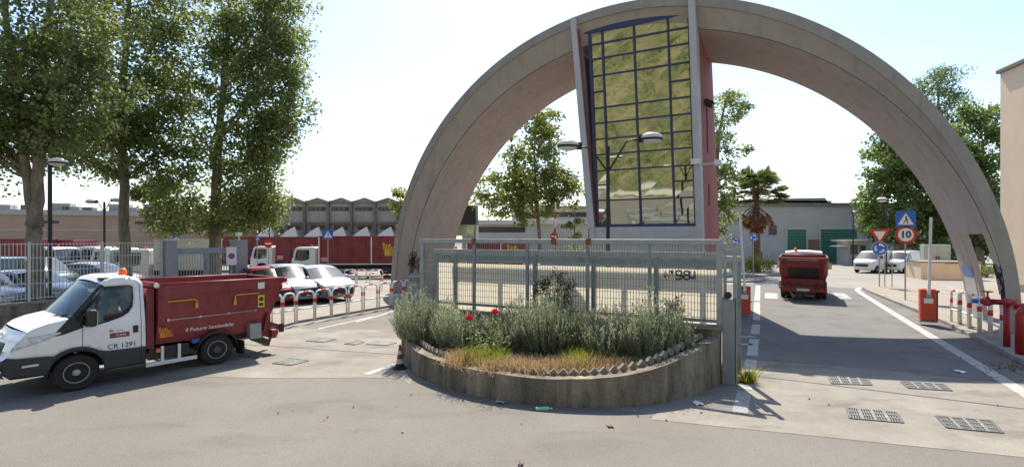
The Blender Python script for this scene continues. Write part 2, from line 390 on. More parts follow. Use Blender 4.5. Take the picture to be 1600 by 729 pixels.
def tree(name, label, base, tr, stems, ells, lm, leaf=0.2, per=70, crad=0.75, density=0.84, group=None, bark=None, limbs=22, aspect=0.8):
    """base: ground point; stems: list of [ (point, radius), ... ] trunk paths; ells: crown volumes (centre, radii, clusters)"""
    bx, by = base[0], base[1]
    root = thing(name, label, 'tree', (bx, by, 0), 0, group)
    o = np.array([bx, by, 0.0])
    mb = MB()
    for st in stems:
        path = [p for p, r in st]; rr = [r for p, r in st]
        P2 = []; R2 = []
        for i in range(len(path) - 1):
            for k in range(4):
                t = k / 4; P2.append(Vector(path[i]).lerp(Vector(path[i + 1]), t) - Vector((bx, by, 0)) + Vector(rng.normal(size=3) * 0.02 * (i + k > 0))); R2.append(rr[i] + (rr[i + 1] - rr[i]) * t)
        P2.append(Vector(path[-1]) - Vector((bx, by, 0))); R2.append(rr[-1])
        R2[0] *= 1.35
        mb.tube(P2, R2, 12)
    CL = clusters(ells, density)
    allpts = [(Vector(p) - Vector((bx, by, 0)), r) for st in stems for p, r in st]
    for st in stems:                                    # denser attachment points
        for i in range(len(st) - 1):
            for k in range(1, 6): allpts.append((Vector(st[i][0]).lerp(Vector(st[i + 1][0]), k / 6) - Vector((bx, by, 0)), st[i][1] + (st[i + 1][1] - st[i][1]) * k / 6))
    pick = rng.choice(len(CL), min(limbs, len(CL)), replace=False)
    zmin = min(c[2] - r[2] for c, r, n in ells)
    for i in pick:
        e = Vector(CL[i] - o); best = None
        for p, r in allpts:
            dz = e.z - p.z
            if dz < 0.2 or p.z < zmin + 0.2: continue
            s = abs((e - p).xy.length - dz * 0.9) + 0.15 * (e - p).length
            if best is None or s < best[0]: best = (s, p, r)
        if best is None: continue
        p, r = best[1], max(0.025, min(best[2] * 0.4, 0.07))
        mid = p.lerp(e, 0.5) + Vector((0, 0, -0.06 * (e - p).length)) + Vector(rng.normal(size=3) * 0.12)
        mb.tube([p, p.lerp(mid, 0.5) + Vector(rng.normal(size=3) * 0.05), mid, mid.lerp(e, 0.6), e], [r, r * 0.8, r * 0.6, r * 0.4, 0.012], 6)
    mb.build('trunk', bark or M_bark, root, smooth=True)
    n = len(CL); N = n * per
    off = rng.normal(size=(N, 3)); off /= np.linalg.norm(off, axis=1)[:, None]
    off *= (rng.uniform(0, 1, size=(N, 1)) ** 0.5) * crad * np.array([1, 1, 0.75])
    sc = np.repeat(rng.uniform(0.6, 1.25, size=n), per)[:, None]
    C = np.repeat(CL - o, per, 0) + off * sc
    tint = np.repeat(rng.normal(0.45, 0.18, size=n), per) + rng.normal(0, 0.2, size=N)
    leaves_mesh('crown', C, rng.uniform(0.65, 1.25, size=N) * leaf, tint, lm, root, aspect)
    return root
def ell(x, y, Y, rx, ry, n, depth=None):                # crown volume from pixel centre and pixel radii at distance Y
    c = at(x, y, Y); s = Y / FPX
    return (tuple(c), (rx * s, depth if depth else rx * s * 0.9, ry * s), n)
def bush_leaves(name, label, cat, base, ells, lm, leaf, per, crad, group=None, aspect=0.5):
    root = thing(name, label, cat, (base[0], base[1], base[2]), 0, group); o = np.array(base)
    CL = clusters(ells, 1.0); n = len(CL); N = n * per
    off = rng.normal(size=(N, 3)) * crad * 0.5
    tint = np.repeat(rng.normal(0.45, 0.15, size=n), per) + rng.normal(0, 0.2, size=N)
    leaves_mesh('foliage', np.repeat(CL - o, per, 0) + off, rng.uniform(0.6, 1.3, size=N) * leaf, tint, lm, root, aspect)
    mb = MB()
    for i in rng.choice(n, min(n, 14), replace=False):
        e = CL[i] - o; mb.tube([(0, 0, 0), tuple(e * np.array([0.5, 0.5, 0.6])), tuple(e)], [0.03, 0.02, 0.006], 5)
    mb.build('stem', M_bark, root)
    return root

# ================================================================== SETTING
gnd = MB(); gnd.add([(-400, -260, 0), (400, -260, 0), (400, 600, 0), (-400, 600, 0)], [[0, 1, 2, 3]])
ground = struct(gnd.build('ground', M_yard))
# the public street the photograph is taken from
street = struct(ground_poly('street', [(-200, -14), (200, -14), gp(1900, 734).xy, gp(1600, 705).xy, gp(1330, 680).xy, gp(1100, 657).xy, gp(1020, 646).xy, gp(900, 634).xy, gp(700, 606).xy, gp(622, 590).xy, gp(560, 589).xy, gp(440, 590).xy, gp(330, 588).xy, gp(200, 583).xy, gp(60, 560).xy, gp(-60, 540).xy, (-200, 60)], 0.004, M_street))
# concrete aprons of the two gateways
ap = struct(ground_poly('apron_right', [gp(1015, 655).xy, gp(1900, 745).xy, gp(2300, 700).xy, gp(1700, 610).xy, gp(1480, 588).xy, gp(1330, 573).xy, gp(1180, 562).xy, gp(1130, 560).xy], 0.008, M_apron))
al = struct(ground_poly('apron_left', [gp(640, 600).xy, gp(622, 591).xy, gp(560, 590).xy, gp(440, 591).xy, gp(330, 589).xy, gp(200, 584).xy, gp(400, 530).xy, gp(470, 512).xy, gp(700, 516).xy], 0.008, M_apron))
lane = struct(ground_poly('entry_lane', [gp(1130, 561).xy, gp(1180, 563).xy, gp(1330, 574).xy, gp(1480, 589).xy, gp(1700, 611).xy, gp(1640, 590).xy, gp(1483, 509).xy, gp(1346, 451).xy, gp(1190, 442).xy, gp(1120, 446).xy], 0.0095, M_lane))
exit_lane = struct(ground_poly('exit_lane', [gp(468, 513).xy, gp(700, 517).xy, gp(760, 470).xy, gp(640, 462).xy], 0.0095, M_street))
# pavements with kerbs
pvr = struct(ground_poly('pavement_right', [p.xy for p in (gp(1349, 451), gp(1360, 457), gp(1436, 488), gp(1483, 508), gp(1600, 568), gp(1900, 720), gp(2400, 640), gp(1800, 478), gp(1600, 458), gp(1450, 449), gp(1375, 446.5))], 0.12, M_pave, thick=0.16))
kr = MB(); kp = [gp(1349, 451), gp(1360, 457), gp(1436, 488), gp(1483, 508), gp(1600, 568), gp(1900, 720)]
kerb_r = struct(bpy.data.objects.new('kerb_right', None)); COL.objects.link(kerb_r)
def kerb_run(pts, parent, h=0.125, w=0.16, L=1.0):
    d = 0; P = [Vector((p.x, p.y, 0)) for p in pts]
    for i in range(len(P) - 1):
        a, b = P[i], P[i + 1]; n = max(1, round((b - a).length / L)); t = (b - a).normalized(); s = Vector((-t.y, t.x, 0))
        for k in range(n):
            q0 = a.lerp(b, k / n) + t * 0.008; q1 = a.lerp(b, (k + 1) / n) - t * 0.008
            hh = h + random.uniform(-0.006, 0.006)
            mb = MB(); mb.bar(q0 + Vector((0, 0, hh / 2 - 0.01)), q1 + Vector((0, 0, hh / 2 - 0.01)), w, hh + 0.02)
            mb.build('kerb_stone', M_kerb, parent, bevel=0.015)
kerb_run(kp, kerb_r, h=0.128)
pvl = struct(ground_poly('pavement_left', [p.xy for p in (gp(330, 545), gp(395, 525), gp(460, 505), gp(600, 481), gp(660, 470), gp(600, 446), gp(380, 446), gp(0, 470), gp(-300, 530), gp(-200, 600), gp(100, 552))], 0.09, M_pave, thick=0.12))
kerb_l = struct(bpy.data.objects.new('kerb_left', None)); COL.objects.link(kerb_l)
kerb_run([gp(330, 545), gp(395, 525), gp(460, 505), gp(600, 481), gp(660, 470)], kerb_l, h=0.095)
# planted traffic island beyond the entry
isl = struct(ground_poly('island', [p.xy for p in (gp(1130, 433), gp(1195, 432), gp(1216, 430), gp(1218, 427), gp(1130, 424))], 0.12, M_kerb, thick=0.14))
isl2 = struct(ground_poly('island_tip', [p.xy for p in (gp(1128, 441), gp(1188, 441), gp(1196, 437), gp(1188, 435.5), gp(1128, 436))], 0.1, M_kerb, thick=0.12))
# painted markings
rm = struct(bpy.data.objects.new('road_markings', None)); COL.objects.link(rm)
for i, (a, b) in enumerate([((1184.5, 446), (1183, 470)), ((1183, 472), (1182, 500)), ((1181.5, 507), (1179.5, 522)), ((1178.5, 530), (1175, 556)), ((1174, 562), (1164, 608)), ((1163, 612), (1156, 646))]):
    w = 0.24
    strip('edge_line', [gp(*a), gp(*b)], w, 0.0135, M_paint, rm)
strip('edge_line', [gp(*p) for p in ((1356, 448), (1343, 450), (1339, 453), (1347, 459), (1400, 492), (1500, 553), (1600, 614), (1760, 712))], 0.26, 0.0135, M_paint, rm)
for px in (1205, 1245, 1315, 1195):
    c = gp(px, 462); a = c - RN * 1.3; b = c + RN * 1.3
    if px != 1195: strip('zebra_bar', [a, b], 0.55, 0.0135, M_paint, rm)
strip('edge_line', [gp(*p) for p in ((497, 514), (560, 500), (585, 494))], 0.14, 0.0135, M_paint, rm)
strip('edge_line', [gp(*p) for p in ((556, 503.5), (600, 491), (622, 483))], 0.14, 0.0135, M_paint, rm)
strip('edge_line', [gp(*p) for p in ((572, 585), (600, 576), (625, 567))], 0.2, 0.0135, M_paint, rm)
strip('far_line', [gp(*p) for p in ((1450, 440), (1600, 446), (1800, 458))], 0.2, 0.006, M_paint, rm)
strip('far_line', [gp(*p) for p in ((1478, 447), (1600, 459.5))], 0.2, 0.006, M_paint, rm)
for pts in (((1150, 526), (1178, 526)), ((1148, 538), (1176, 538))):
    strip('cross_line', [gp(*p) for p in pts], 0.18, 0.0135, M_paint, rm)
# gate tracks let into the concrete
tr = struct(bpy.data.objects.new('gate_track', None)); COL.objects.link(tr)
strip('rail', [gp(1150, 584), gp(1260, 597), gp(1600, 639), gp(1800, 664)], 0.045, 0.0135, M_iron, tr)
strip('rail', [gp(380, 538), gp(430, 541), gp(636, 555)], 0.05, 0.0135, M_iron, tr)
# cracks and tar seams on the lane
for pts in (((1255, 520), (1262, 535), (1290, 543), (1330, 547), (1370, 551)), ((1190, 545), (1300, 549), (1420, 560))):
    strip('tar_seam', smooth_poly([tuple(gp(*p).xy) for p in pts], 2, False), 0.05, 0.0125, mat('tar', (0.055, 0.055, 0.055), 0.6), lane)

# hillside behind the photographer, mirrored in the tower's glass
nx, ny = 90, 40; hv = []; hf = []
for j in range(ny + 1):
    for i in range(nx + 1):
        x = -150 + 220 * i / nx; y = -19 - 85 * (j / ny) ** 1.1; t = -(y + 19)
        z = 1.1 * min(1, t * 2) + t * 0.74 + 2.2 * noise.noise(Vector((x * 0.06, y * 0.06, 0))) * min(1, t / 8) + 0.6 * noise.noise(Vector((x * 0.3, y * 0.3, 3))) * min(1, t / 5)
        hv.append((x, y, max(z, -0.02)))
for j in range(ny):
    for i in range(nx): a = j * (nx + 1) + i; hf.append([a, a + nx + 1, a + nx + 2, a + 1][::-1])
M_hill = mat('hill_grass', (0.05, 0.075, 0.02), 0.95, col2=(0.20, 0.165, 0.08), scale=0.22, bump=0.8, bscale=1.2, fine=0.45, blot=0.35, blots=0.35)
struct(MB().add(hv, hf).build('hillside', M_hill, smooth=True))
hb = []
for _ in range(420):
    x = random.uniform(-75, 15); y = random.uniform(-60, -21); t = -(y + 19)
    z = 1.1 + t * 0.74 + 2.2 * noise.noise(Vector((x * 0.06, y * 0.06, 0))) * min(1, t / 8)
    if noise.noise(Vector((x * 0.09, y * 0.12, 9))) > -0.05: hb.append((x, y, z + 0.3))
hb = np.array(hb); N = len(hb) * 40
tag(leaves_mesh('hillside_scrub', np.repeat(hb, 40, 0) + rng.normal(size=(N, 3)) * np.array([0.8, 0.8, 0.5]), rng.uniform(0.2, 0.5, size=N), rng.normal(0.5, 0.25, size=N), L_green), 'green scrub on the hillside mirrored in the tower glass', 'scrub', kind='stuff')
struct(ground_poly('far_pavement', [(-200, -14), (200, -14), (200, -19.2), (-200, -19.2)], 0.1, M_pave, thick=0.12))

# ================================================================== ARCH
def hexa(c):                                            # 8 corners: bottom 4 (ccw) then top 4
    return MB().add(c, [[3, 2, 1, 0], [4, 5, 6, 7], [0, 1, 5, 4], [1, 2, 6, 5], [2, 3, 7, 6], [3, 0, 4, 7]])
CO = (20.0, 11.796, 0.353, -5.85); CF = (20.0, 11.53, 0.298, -5.85); CG = (20.356, 11.405, -0.354, -5.526); CB = (24.047, 11.37, -0.483, -5.626); COB = (24.047, 11.75, -0.38, -5.66)
def mixc(a, b, t): return tuple(a[i] + (b[i] - a[i]) * t for i in range(4))
def cpt(c, s, zb=-0.15):
    w, r, cz, u0 = c; a0 = -math.asin((cz - zb) / r); th = (PI - a0) + (a0 - (PI - a0)) * s
    return uw(u0 + r * math.cos(th), w, cz + r * math.sin(th))
FA, FB = 0.15, 0.60
thin = lambda t: (lambda c: (c[0], c[1] + 0.13, c[2], c[3]))(mixc(CG, CB, t))
secs = [CO, CF, CG, mixc(CG, CB, FA), mixc(CG, CB, FB), CB, COB, thin(FB), thin(FA)]
S = [i / 96 for i in range(97)]
s_open = 1 - 0.0905
S = sorted(set([s for s in S if abs(s - s_open) > 0.004] + [s_open])); io = S.index(s_open)
arch = thing('entrance_arch', 'huge beige concrete semicircular arch spanning the gateway behind the planter', 'arch', uw(-5.7, 22), 0)
AO = Vector(arch.location)
am = MB(); ns = len(secs)
am.v = [tuple(cpt(c, s) - AO) for s in S for c in secs]
for i in range(len(S) - 1):
    for j in range(ns):
        a = i * ns + j; b = i * ns + (j + 1) % ns
        if i >= io and j in (3, 7): continue
        am.f.append([a, b, b + ns, a + ns])
    if i >= io:
        for p, q in ((3, 8), (7, 4)):
            a = i * ns + p; b = i * ns + q; am.f.append([a, b, b + ns, a + ns])
k = io * ns; am.f.append([k + 3, k + 4, k + 7, k + 8])
am.f.append(list(range(ns)))
arch_shell = am.build('shell', M_arch, arch)
# pale front rim, set proud
rimm = MB(); CO2 = (19.93,) + CO[1:]; CF2 = (19.93,) + CF[1:]
for s in S:
    for c in (CO2, CF2, (20.02,) + CF[1:], (20.02,) + CO[1:]):
        c = (c[0], c[1] + (0.02 if c[1] > 11.6 else -0.012), c[2], c[3]); rimm.v.append(tuple(cpt(c, s) - AO))
for i in range(len(S) - 1):
    for j in range(4): a = i * 4 + j; b = i * 4 + (j + 1) % 4; rimm.f.append([a, b, b + 4, a + 4])
rimm.build('front_rim', M_rim, arch)
# the construction joint: a thin recess read as a dark ribbon standing off the soffit
jm = MB()
for s in S:
    for dw in (0.0, 0.055):
        c = mixc(CG, CB, dw / 3.7); c = (c[0], c[1] - 0.004, c[2], c[3]); jm.v.append(tuple(cpt(c, s) - AO))
for i in range(len(S) - 1): jm.f.append([2 * i, 2 * i + 1, 2 * i + 3, 2 * i + 2])
jm.build('construction_joint', M_joint, arch)
def soffit(s, t, off=0.012):                            # point on the soffit, off = distance towards the inside
    c = mixc(CG, CB, t); c = (c[0], c[1] - off, c[2], c[3]); return cpt(c, s) - AO
# sprayed scribbles and a junction box on both legs
def scribble(s0, t0, hgt, wid, seed):
    rr = random.Random(seed); mb = MB()
    for k in range(4):
        p = []; cs = s0 + rr.uniform(-1, 1) * hgt * 0.4; ct = t0 + rr.uniform(-1, 1) * wid * 0.6
        for q in range(16):
            a = q / 15 * 2 * PI * rr.choice((0.8, 1.3)); p.append(soffit(cs + math.sin(a * 1.0 + k) * hgt * 0.5 * rr.uniform(0.7, 1.2), ct + math.cos(a * 1.5) * wid * 0.5, 0.006))
        mb.tube(p, 0.013, 4)
    return mb.build('graffiti', M_text, arch)
scribble(0.052, 0.03, 0.022, 0.14, 3); scribble(0.049, 0.11, 0.02, 0.10, 5)
scribble(1 - 0.050, 0.05, 0.020, 0.10, 8); scribble(1 - 0.036, 0.05, 0.02, 0.08, 9)
def leg_patch(name, s0, s1, t0, t1, m, off=0.012, nn=4):
    mb = MB()
    for i in range(nn + 1):
        for tt in (t0, t1): mb.v.append(tuple(soffit(s0 + (s1 - s0) * i / nn, tt, off)))
    for i in range(nn): mb.f.append([2 * i, 2 * i + 1, 2 * i + 3, 2 * i + 2])
    return mb.build(name, m, arch)
leg_patch('notice', 1 - 0.058, 1 - 0.048, 0.66, 0.92, mat('notice_blue', (0.16, 0.24, 0.44), 0.6, var=0.3, scale=9))
leg_patch('notice', 1 - 0.0475, 1 - 0.024, 0.65, 0.93, mat('notice_paper', (0.46, 0.46, 0.44), 0.7, var=0.12, scale=7))
leg_patch('junction_box', 1 - 0.051, 1 - 0.037, 0.075, 0.12, mat('box_grey', (0.12, 0.12, 0.115), 0.6), 0.06)

# ================================================================== TOWER
tower = thing('glass_tower', 'tall leaning glass tower with blue mullions and red side walls inside the arch', 'tower', uw(-4.5, 22), 0)
TO = Vector(tower.location)
def zw(z, a, b): return a + (b - a) * (z - 3.0) / 8.4      # front plane offset: a at sill height, b at the top
def fr(px_top, px_bot):
    ut, zt = px_uw(*px_top, 19.88); ub, zb = px_uw(*px_bot, 20.58); return (ut, zt, ub, zb)
def uline(e, z): return e[0] + (e[2] - e[0]) * (z - e[1]) / (e[3] - e[1])
LO = fr((893, 34), (918, 373)); LI = fr((901.5, 37), (927.5, 352)); RI = fr((1076, 14), (1086.5, 352)); RO = fr((1086.5, 1), (1097, 373))
def fw(z): return zw(z, 20.70, 19.78)
def gw(z): return zw(z, 20.98, 20.24)
def P(u, w, z): return uw(u, w, z) - TO
def jamb(name, e0, e1, z0, z1a, z1b, m):
    c = [P(uline(e0, z0), fw(z0), z0), P(uline(e1, z0), fw(z0), z0), P(uline(e1, z0), gw(z0) + 0.3, z0), P(uline(e0, z0), gw(z0) + 0.3, z0),
         P(uline(e0, z1a), fw(z1a), z1a), P(uline(e1, z1b), fw(z1b), z1b), P(uline(e1, z1b), gw(z1b) + 0.3, z1b), P(uline(e0, z1a), gw(z1a) + 0.3, z1a)]
    return hexa(c).build(name, m, tower)
def topz(u, rr=11.72): return CO[2] + math.sqrt(max(0, rr ** 2 - (u - CO[3]) ** 2))
ZL, ZR = topz(LO[0]) - 0.03, topz(RO[0]) - 0.03
jamb('frame_jamb', LO, LI, 0.0, topz(LO[0]), topz(LI[0]), M_tframe)
jamb('frame_jamb', RI, RO, 0.0, topz(RI[0]), topz(RO[0]), M_tframe)
# side walls
def wall(name, e, d, zt):
    u0, u1 = uline(e, 0), uline(e, zt); bw0, bw1 = 26.9, 24.5
    c = [P(u0, gw(0) + 0.3, 0), P(u0 + d, gw(0) + 0.3, 0), P(u0 + d, bw0, 0), P(u0, bw0, 0), P(u1, gw(zt) + 0.3, zt), P(u1 + d, gw(zt) + 0.3, zt), P(u1 + d, bw1, zt), P(u1, bw1, zt)]
    return hexa(c).build(name, M_tpink, tower)
wall('side_wall', RO, -0.22, 11.0); wall('side_wall', LO, 0.22, 10.6)
# red jamb linings seen inside the frame
def lining(e, d):
    c = [];
    for z, w in ((3.1, 0), (topz(e[0]) - 0.45, 0)):
        c += [P(uline(e, z), fw(z) + 0.05, z), P(uline(e, z) + d, fw(z) + 0.05, z), P(uline(e, z) + d, gw(z) - 0.06, z), P(uline(e, z), gw(z) - 0.06, z)]
    return hexa(c).build('jamb_lining', M_tpink, tower)
lining(LI, 0.015); lining(RI, -0.015)
zb = px_uw(1000, 355, gw(3.1))[1] + 0.02
hexa([P(uline(LO, 0) + 0.23, 26.4, 0), P(uline(RO, 0) - 0.23, 26.4, 0), P(uline(RO, 0) - 0.23, 26.6, 0), P(uline(LO, 0) + 0.23, 26.6, 0), P(uline(LO, 10.5) + 0.23, 24.2, 10.5), P(uline(RO, 10.5) - 0.23, 24.2, 10.5), P(uline(RO, 10.5) - 0.23, 24.4, 10.5), P(uline(LO, 10.5) + 0.23, 24.4, 10.5)]).build('back_wall', M_tpink, tower)
# apron panel below the glass
hexa([P(uline(LI, 0) + 0.002, fw(0) + 0.03, 0), P(uline(RI, 0) - 0.002, fw(0) + 0.03, 0), P(uline(RI, 0) - 0.002, gw(0) + 0.2, 0), P(uline(LI, 0) + 0.002, gw(0) + 0.2, 0),
      P(uline(LI, zb) + 0.002, fw(zb) + 0.03, zb), P(uline(RI, zb) - 0.002, fw(zb) + 0.03, zb), P(uline(RI, zb) - 0.002, gw(zb) + 0.2, zb), P(uline(LI, zb) + 0.002, gw(zb) + 0.2, zb)]).build('apron_panel', M_tframe, tower)
# glazing grid: row heights read at x = 1000
def rowz(y):
    z = 7.0
    for _ in range(6): z = px_uw(1000, y, gw(z))[1]
    return z
ROWS = [rowz(y) for y in (36, 57, 81, 109, 135, 161, 186, 212, 237, 263, 286, 311, 352)]
gl = (lambda a, b: (a[0], a[1], b[0], b[1]))(px_uw(923, 40, 20.36), px_uw(931, 355, 20.73)); gr = (lambda a, b: (a[0], a[1], b[0], b[1]))(px_uw(1077.5, 18, 20.36), px_uw(1086.5, 352, 20.73))
COLF = [0.0, 0.135, 0.465, 0.80, 1.0]
def gpt(a, z, dw=0.0): return P(uline(gl, z) + (uline(gr, z) - uline(gl, z)) * a, gw(z) + dw, z)
M_mirror = mat('gold_mirror_glass', (0.44, 0.445, 0.385), 0.025, metal=1.0)
nt = M_mirror.node_tree; nz = nt.nodes.new('ShaderNodeTexNoise'); nz.inputs['Scale'].default_value = 0.9; nz.inputs['Detail'].default_value = 1
tcn = nt.nodes.new('ShaderNodeTexCoord'); bpn = nt.nodes.new('ShaderNodeBump'); bpn.inputs['Strength'].default_value = 0.10; bpn.inputs['Distance'].default_value = 0.06
nt.links.new(tcn.outputs['Object'], nz.inputs['Vector']); nt.links.new(nz.outputs[0], bpn.inputs['Height']); nt.links.new(bpn.outputs[0], nt.nodes['Principled BSDF'].inputs['Normal'])
def pane(c, r0, r1):
    z1, z0 = ROWS[r0], ROWS[r1]; j = lambda: random.uniform(-0.010, 0.010)
    q = [gpt(COLF[c], z0, j()), gpt(COLF[c + 1], z0, j()), gpt(COLF[c + 1], z1, j()), gpt(COLF[c], z1, j())]
    bk = [p + NU * 0.03 for p in q]
    MB().add(q + bk, [[0, 1, 2, 3], [7, 6, 5, 4], [0, 4, 5, 1], [1, 5, 6, 2], [2, 6, 7, 3], [3, 7, 4, 0]]).build('pane', M_mirror, tower)
mull = []
for c in range(4):
    r = 0
    while r < 12:
        n = 2 if (c in (1, 2) and r in (3, 9)) else 1
        if c == 3 and r == 2: n = 1
        pane(c, r, r + n)
        if r > 0: MB().bar(gpt(COLF[c], ROWS[r], -0.03), gpt(COLF[c + 1], ROWS[r], -0.03), 0.07, 0.06).build('transom', M_blue, tower)
        r += n
for c in range(5):
    z0, z1 = ROWS[12], ROWS[0]; w = 0.075 if c in (1, 2, 3) else 0.12
    MB().bar(gpt(COLF[c], z0, -0.036), gpt(COLF[c], z1, -0.036), w, 0.075, up=tuple(NU)).build('mullion', M_blue, tower)
MB().bar(gpt(-0.03, ROWS[12], -0.03), gpt(1.02, ROWS[12], -0.03), 0.09, 0.12).build('sill_rail', M_blue, tower)
MB().bar(gpt(-0.05, ROWS[0] + 0.09, -0.04), gpt(1.02, ROWS[0] + 0.09, -0.04), 0.10, 0.30).build('head_rail', M_blue, tower)
# slits, floodlights and cameras fixed to the tower
def sidept(w, z, off=0.0): return P(uline(RO, z) + off, w, z)
for z0, z1, w in ((6.4, 8.3, 22.4), (4.2, 5.1, 22.6)):
    hexa([sidept(w, z0, 0.0), sidept(w, z0, 0.02), sidept(w + 0.22, z0, 0.02), sidept(w + 0.22, z0, 0), sidept(w, z1, 0.0), sidept(w, z1, 0.02), sidept(w + 0.22, z1, 0.02), sidept(w + 0.22, z1, 0)]).build('slit', M_dark, tower)
b = sidept(21.9, 8.35, 0.02); MB().box(-0.02, 0.35, -0.16, 0.16, -0.12, 0.12, T(*b) @ RZ(-PHI) @ RY(0.5)).build('floodlight', M_black, tower, bevel=0.02)
b = sidept(21.0, 5.72, 0.02); MB().tube([b, b + TU * 0.35, b + TU * 0.5], 0.03, 6).box(-0.11, 0.11, -0.30, 0.25, -0.08, 0.10, T(*(b + TU * 0.55)) @ RZ(-PHI)).build('camera_housing', M_wpaint, tower)
b = P(uline(RO, 5.75) - 0.15, fw(5.75) - 0.02, 5.75); MB().box(-0.16, 0.16, -0.12, 0.0, -0.10, 0.10, T(*b) @ RZ(-PHI)).build('junction_box', M_wpaint, tower)
b = P(uline(LO, 5.45), fw(5.45) - 0.02, 5.45); MB().tube([b + TU * 0.1, b - TU * 0.3], 0.025, 6).box(-0.5, -0.25, -0.07, 0.07, -0.06, 0.06, T(*b) @ RZ(-PHI)).build('camera_housing', M_wpaint, tower)

# ================================================================== PLANTER
PA = gp(1126, 598); PB = Vector((-2.42, 13.5, 0)); PA.z = 0
gd = (PB - PA).normalized()                             # along the gate, right to left
ctrl = [PA, gp(1103, 611), gp(1040, 629), gp(960, 637), gp(850, 634), gp(760, 622), gp(700, 607), gp(657, 590), gp(640, 575), gp(634.5, 560), Vector((-2.75, 12.8, 0)), PB]
tops = [0.95, 0.86, 0.66, 0.53, 0.47, 0.48, 0.48, 0.50, 0.51, 0.51, 0.52, 0.54]
def catmull(P, t):
    n = len(P) - 1; x = t * n; i = min(int(x), n - 1); f = x - i
    p0, p1, p2, p3 = P[max(i - 1, 0)], P[i], P[i + 1], P[min(i + 2, n)]
    return (p1 * 2 + (p2 - p0) * f + (p0 * 2 - p1 * 5 + p2 * 4 - p3) * f * f + (p1 * 3 - p0 - p2 * 3 + p3) * f ** 3) * 0.5
NC = 72
curve = [catmull(ctrl, i / NC) for i in range(NC + 1)]; zt = [catmull(tops, i / NC) for i in range(NC + 1)]
planter = thing('planter', 'low curved stained concrete planter bulging towards the street below the mesh fence', 'planter', (PA + PB) / 2)
PO = Vector(planter.location)
def inward(i, d):
    t = (curve[min(i + 1, NC)] - curve[max(i - 1, 0)]).normalized(); nrm = Vector((t.y, -t.x, 0))
    if nrm.dot(PO - curve[i]) < 0: nrm = -nrm
    return curve[i] + nrm * d
def loop_wall(d0, d1, z0f, z1f):
    mb = MB()
    for i in range(NC + 1):
        a = inward(i, d0) - PO; b = inward(i, d1) - PO
        mb.v += [(a.x, a.y, z0f(i)), (a.x, a.y, z1f(i)), (b.x, b.y, z1f(i)), (b.x, b.y, z0f(i))]
    for i in range(NC):
        for j in range(4): p = i * 4 + j; q = i * 4 + (j + 1) % 4; mb.f.append([p, q, q + 4, p + 4])
    mb.f += [[0, 1, 2, 3], [NC * 4 + k for k in (3, 2, 1, 0)]]
    return mb
loop_wall(0.0, 0.2, lambda i: 0.0, lambda i: zt[i] + 0.012 * noise.noise(Vector((i * 0.7, 0, 0)))).build('wall', M_planter, planter)
# soil surface
sm = MB(); cen = PO + Vector((0, 0, 0)); sm.v = [(0, 0, 0.62)]
for i in range(NC + 1): a = inward(i, 0.19) - PO; sm.v.append((a.x, a.y, zt[i] - 0.08))
sm.f = [[0, i + 1, i + 2] for i in range(NC)]
sm.build('soil', M_soil, planter)
MB().bar(PA - PO + Vector((0, 0, 0.53)), PB - PO + Vector((0, 0, 0.53)), 0.22, 1.06).build('back_wall', M_planter, planter)
for i, z in ((0, 0), ):
    MB().bar(PA - PO + Vector((0.02, -0.02, 1.1)), PA - PO + gd * 1.2 + Vector((0.02, -0.02, 1.1)), 0.30, 0.06).build('coping', M_kerb, planter)
# saw-tooth edging of tilted bricks
acc = 0; last = inward(4, 0.27); bme = None
for i in range(4, NC - 10):
    a = inward(i, 0.27); b = inward(i + 1, 0.27); L = (b - a).length; d = 0.0
    while acc <= L:
        p = a.lerp(b, acc / L); t = (b - a).normalized(); z = zt[i] + 0.03
        M = T(*(p - PO + Vector((0, 0, z)))) @ RZ(math.atan2(t.y, t.x)) @ RY(R(45 + random.uniform(-6, 6))) @ RX(random.uniform(-.08, .08))
        if bme is None:
            bme = MB().box(-0.06, 0.06, -0.035, 0.035, -0.06, 0.06); bo = bme.build('brick', M_brick, planter, bevel=0.008, seg=1); bmesh_ = bo.data
        else:
            bo = bpy.data.objects.new('brick', bmesh_); COL.objects.link(bo); bo.parent = planter
        bo.matrix_local = M; acc += random.uniform(0.165, 0.185)
    acc -= L
for px, py in ((1052, 620), (1099, 609)):
    p = gp(px, py); MB().lathe(circ(0, 1) and [(0.035, -0.02), (0.035, 0.05)], 10, T(*(p - PO)) @ T(0, 0.02, 0.14) @ RX(PI / 2)).build('weep_hole', M_dark, planter)

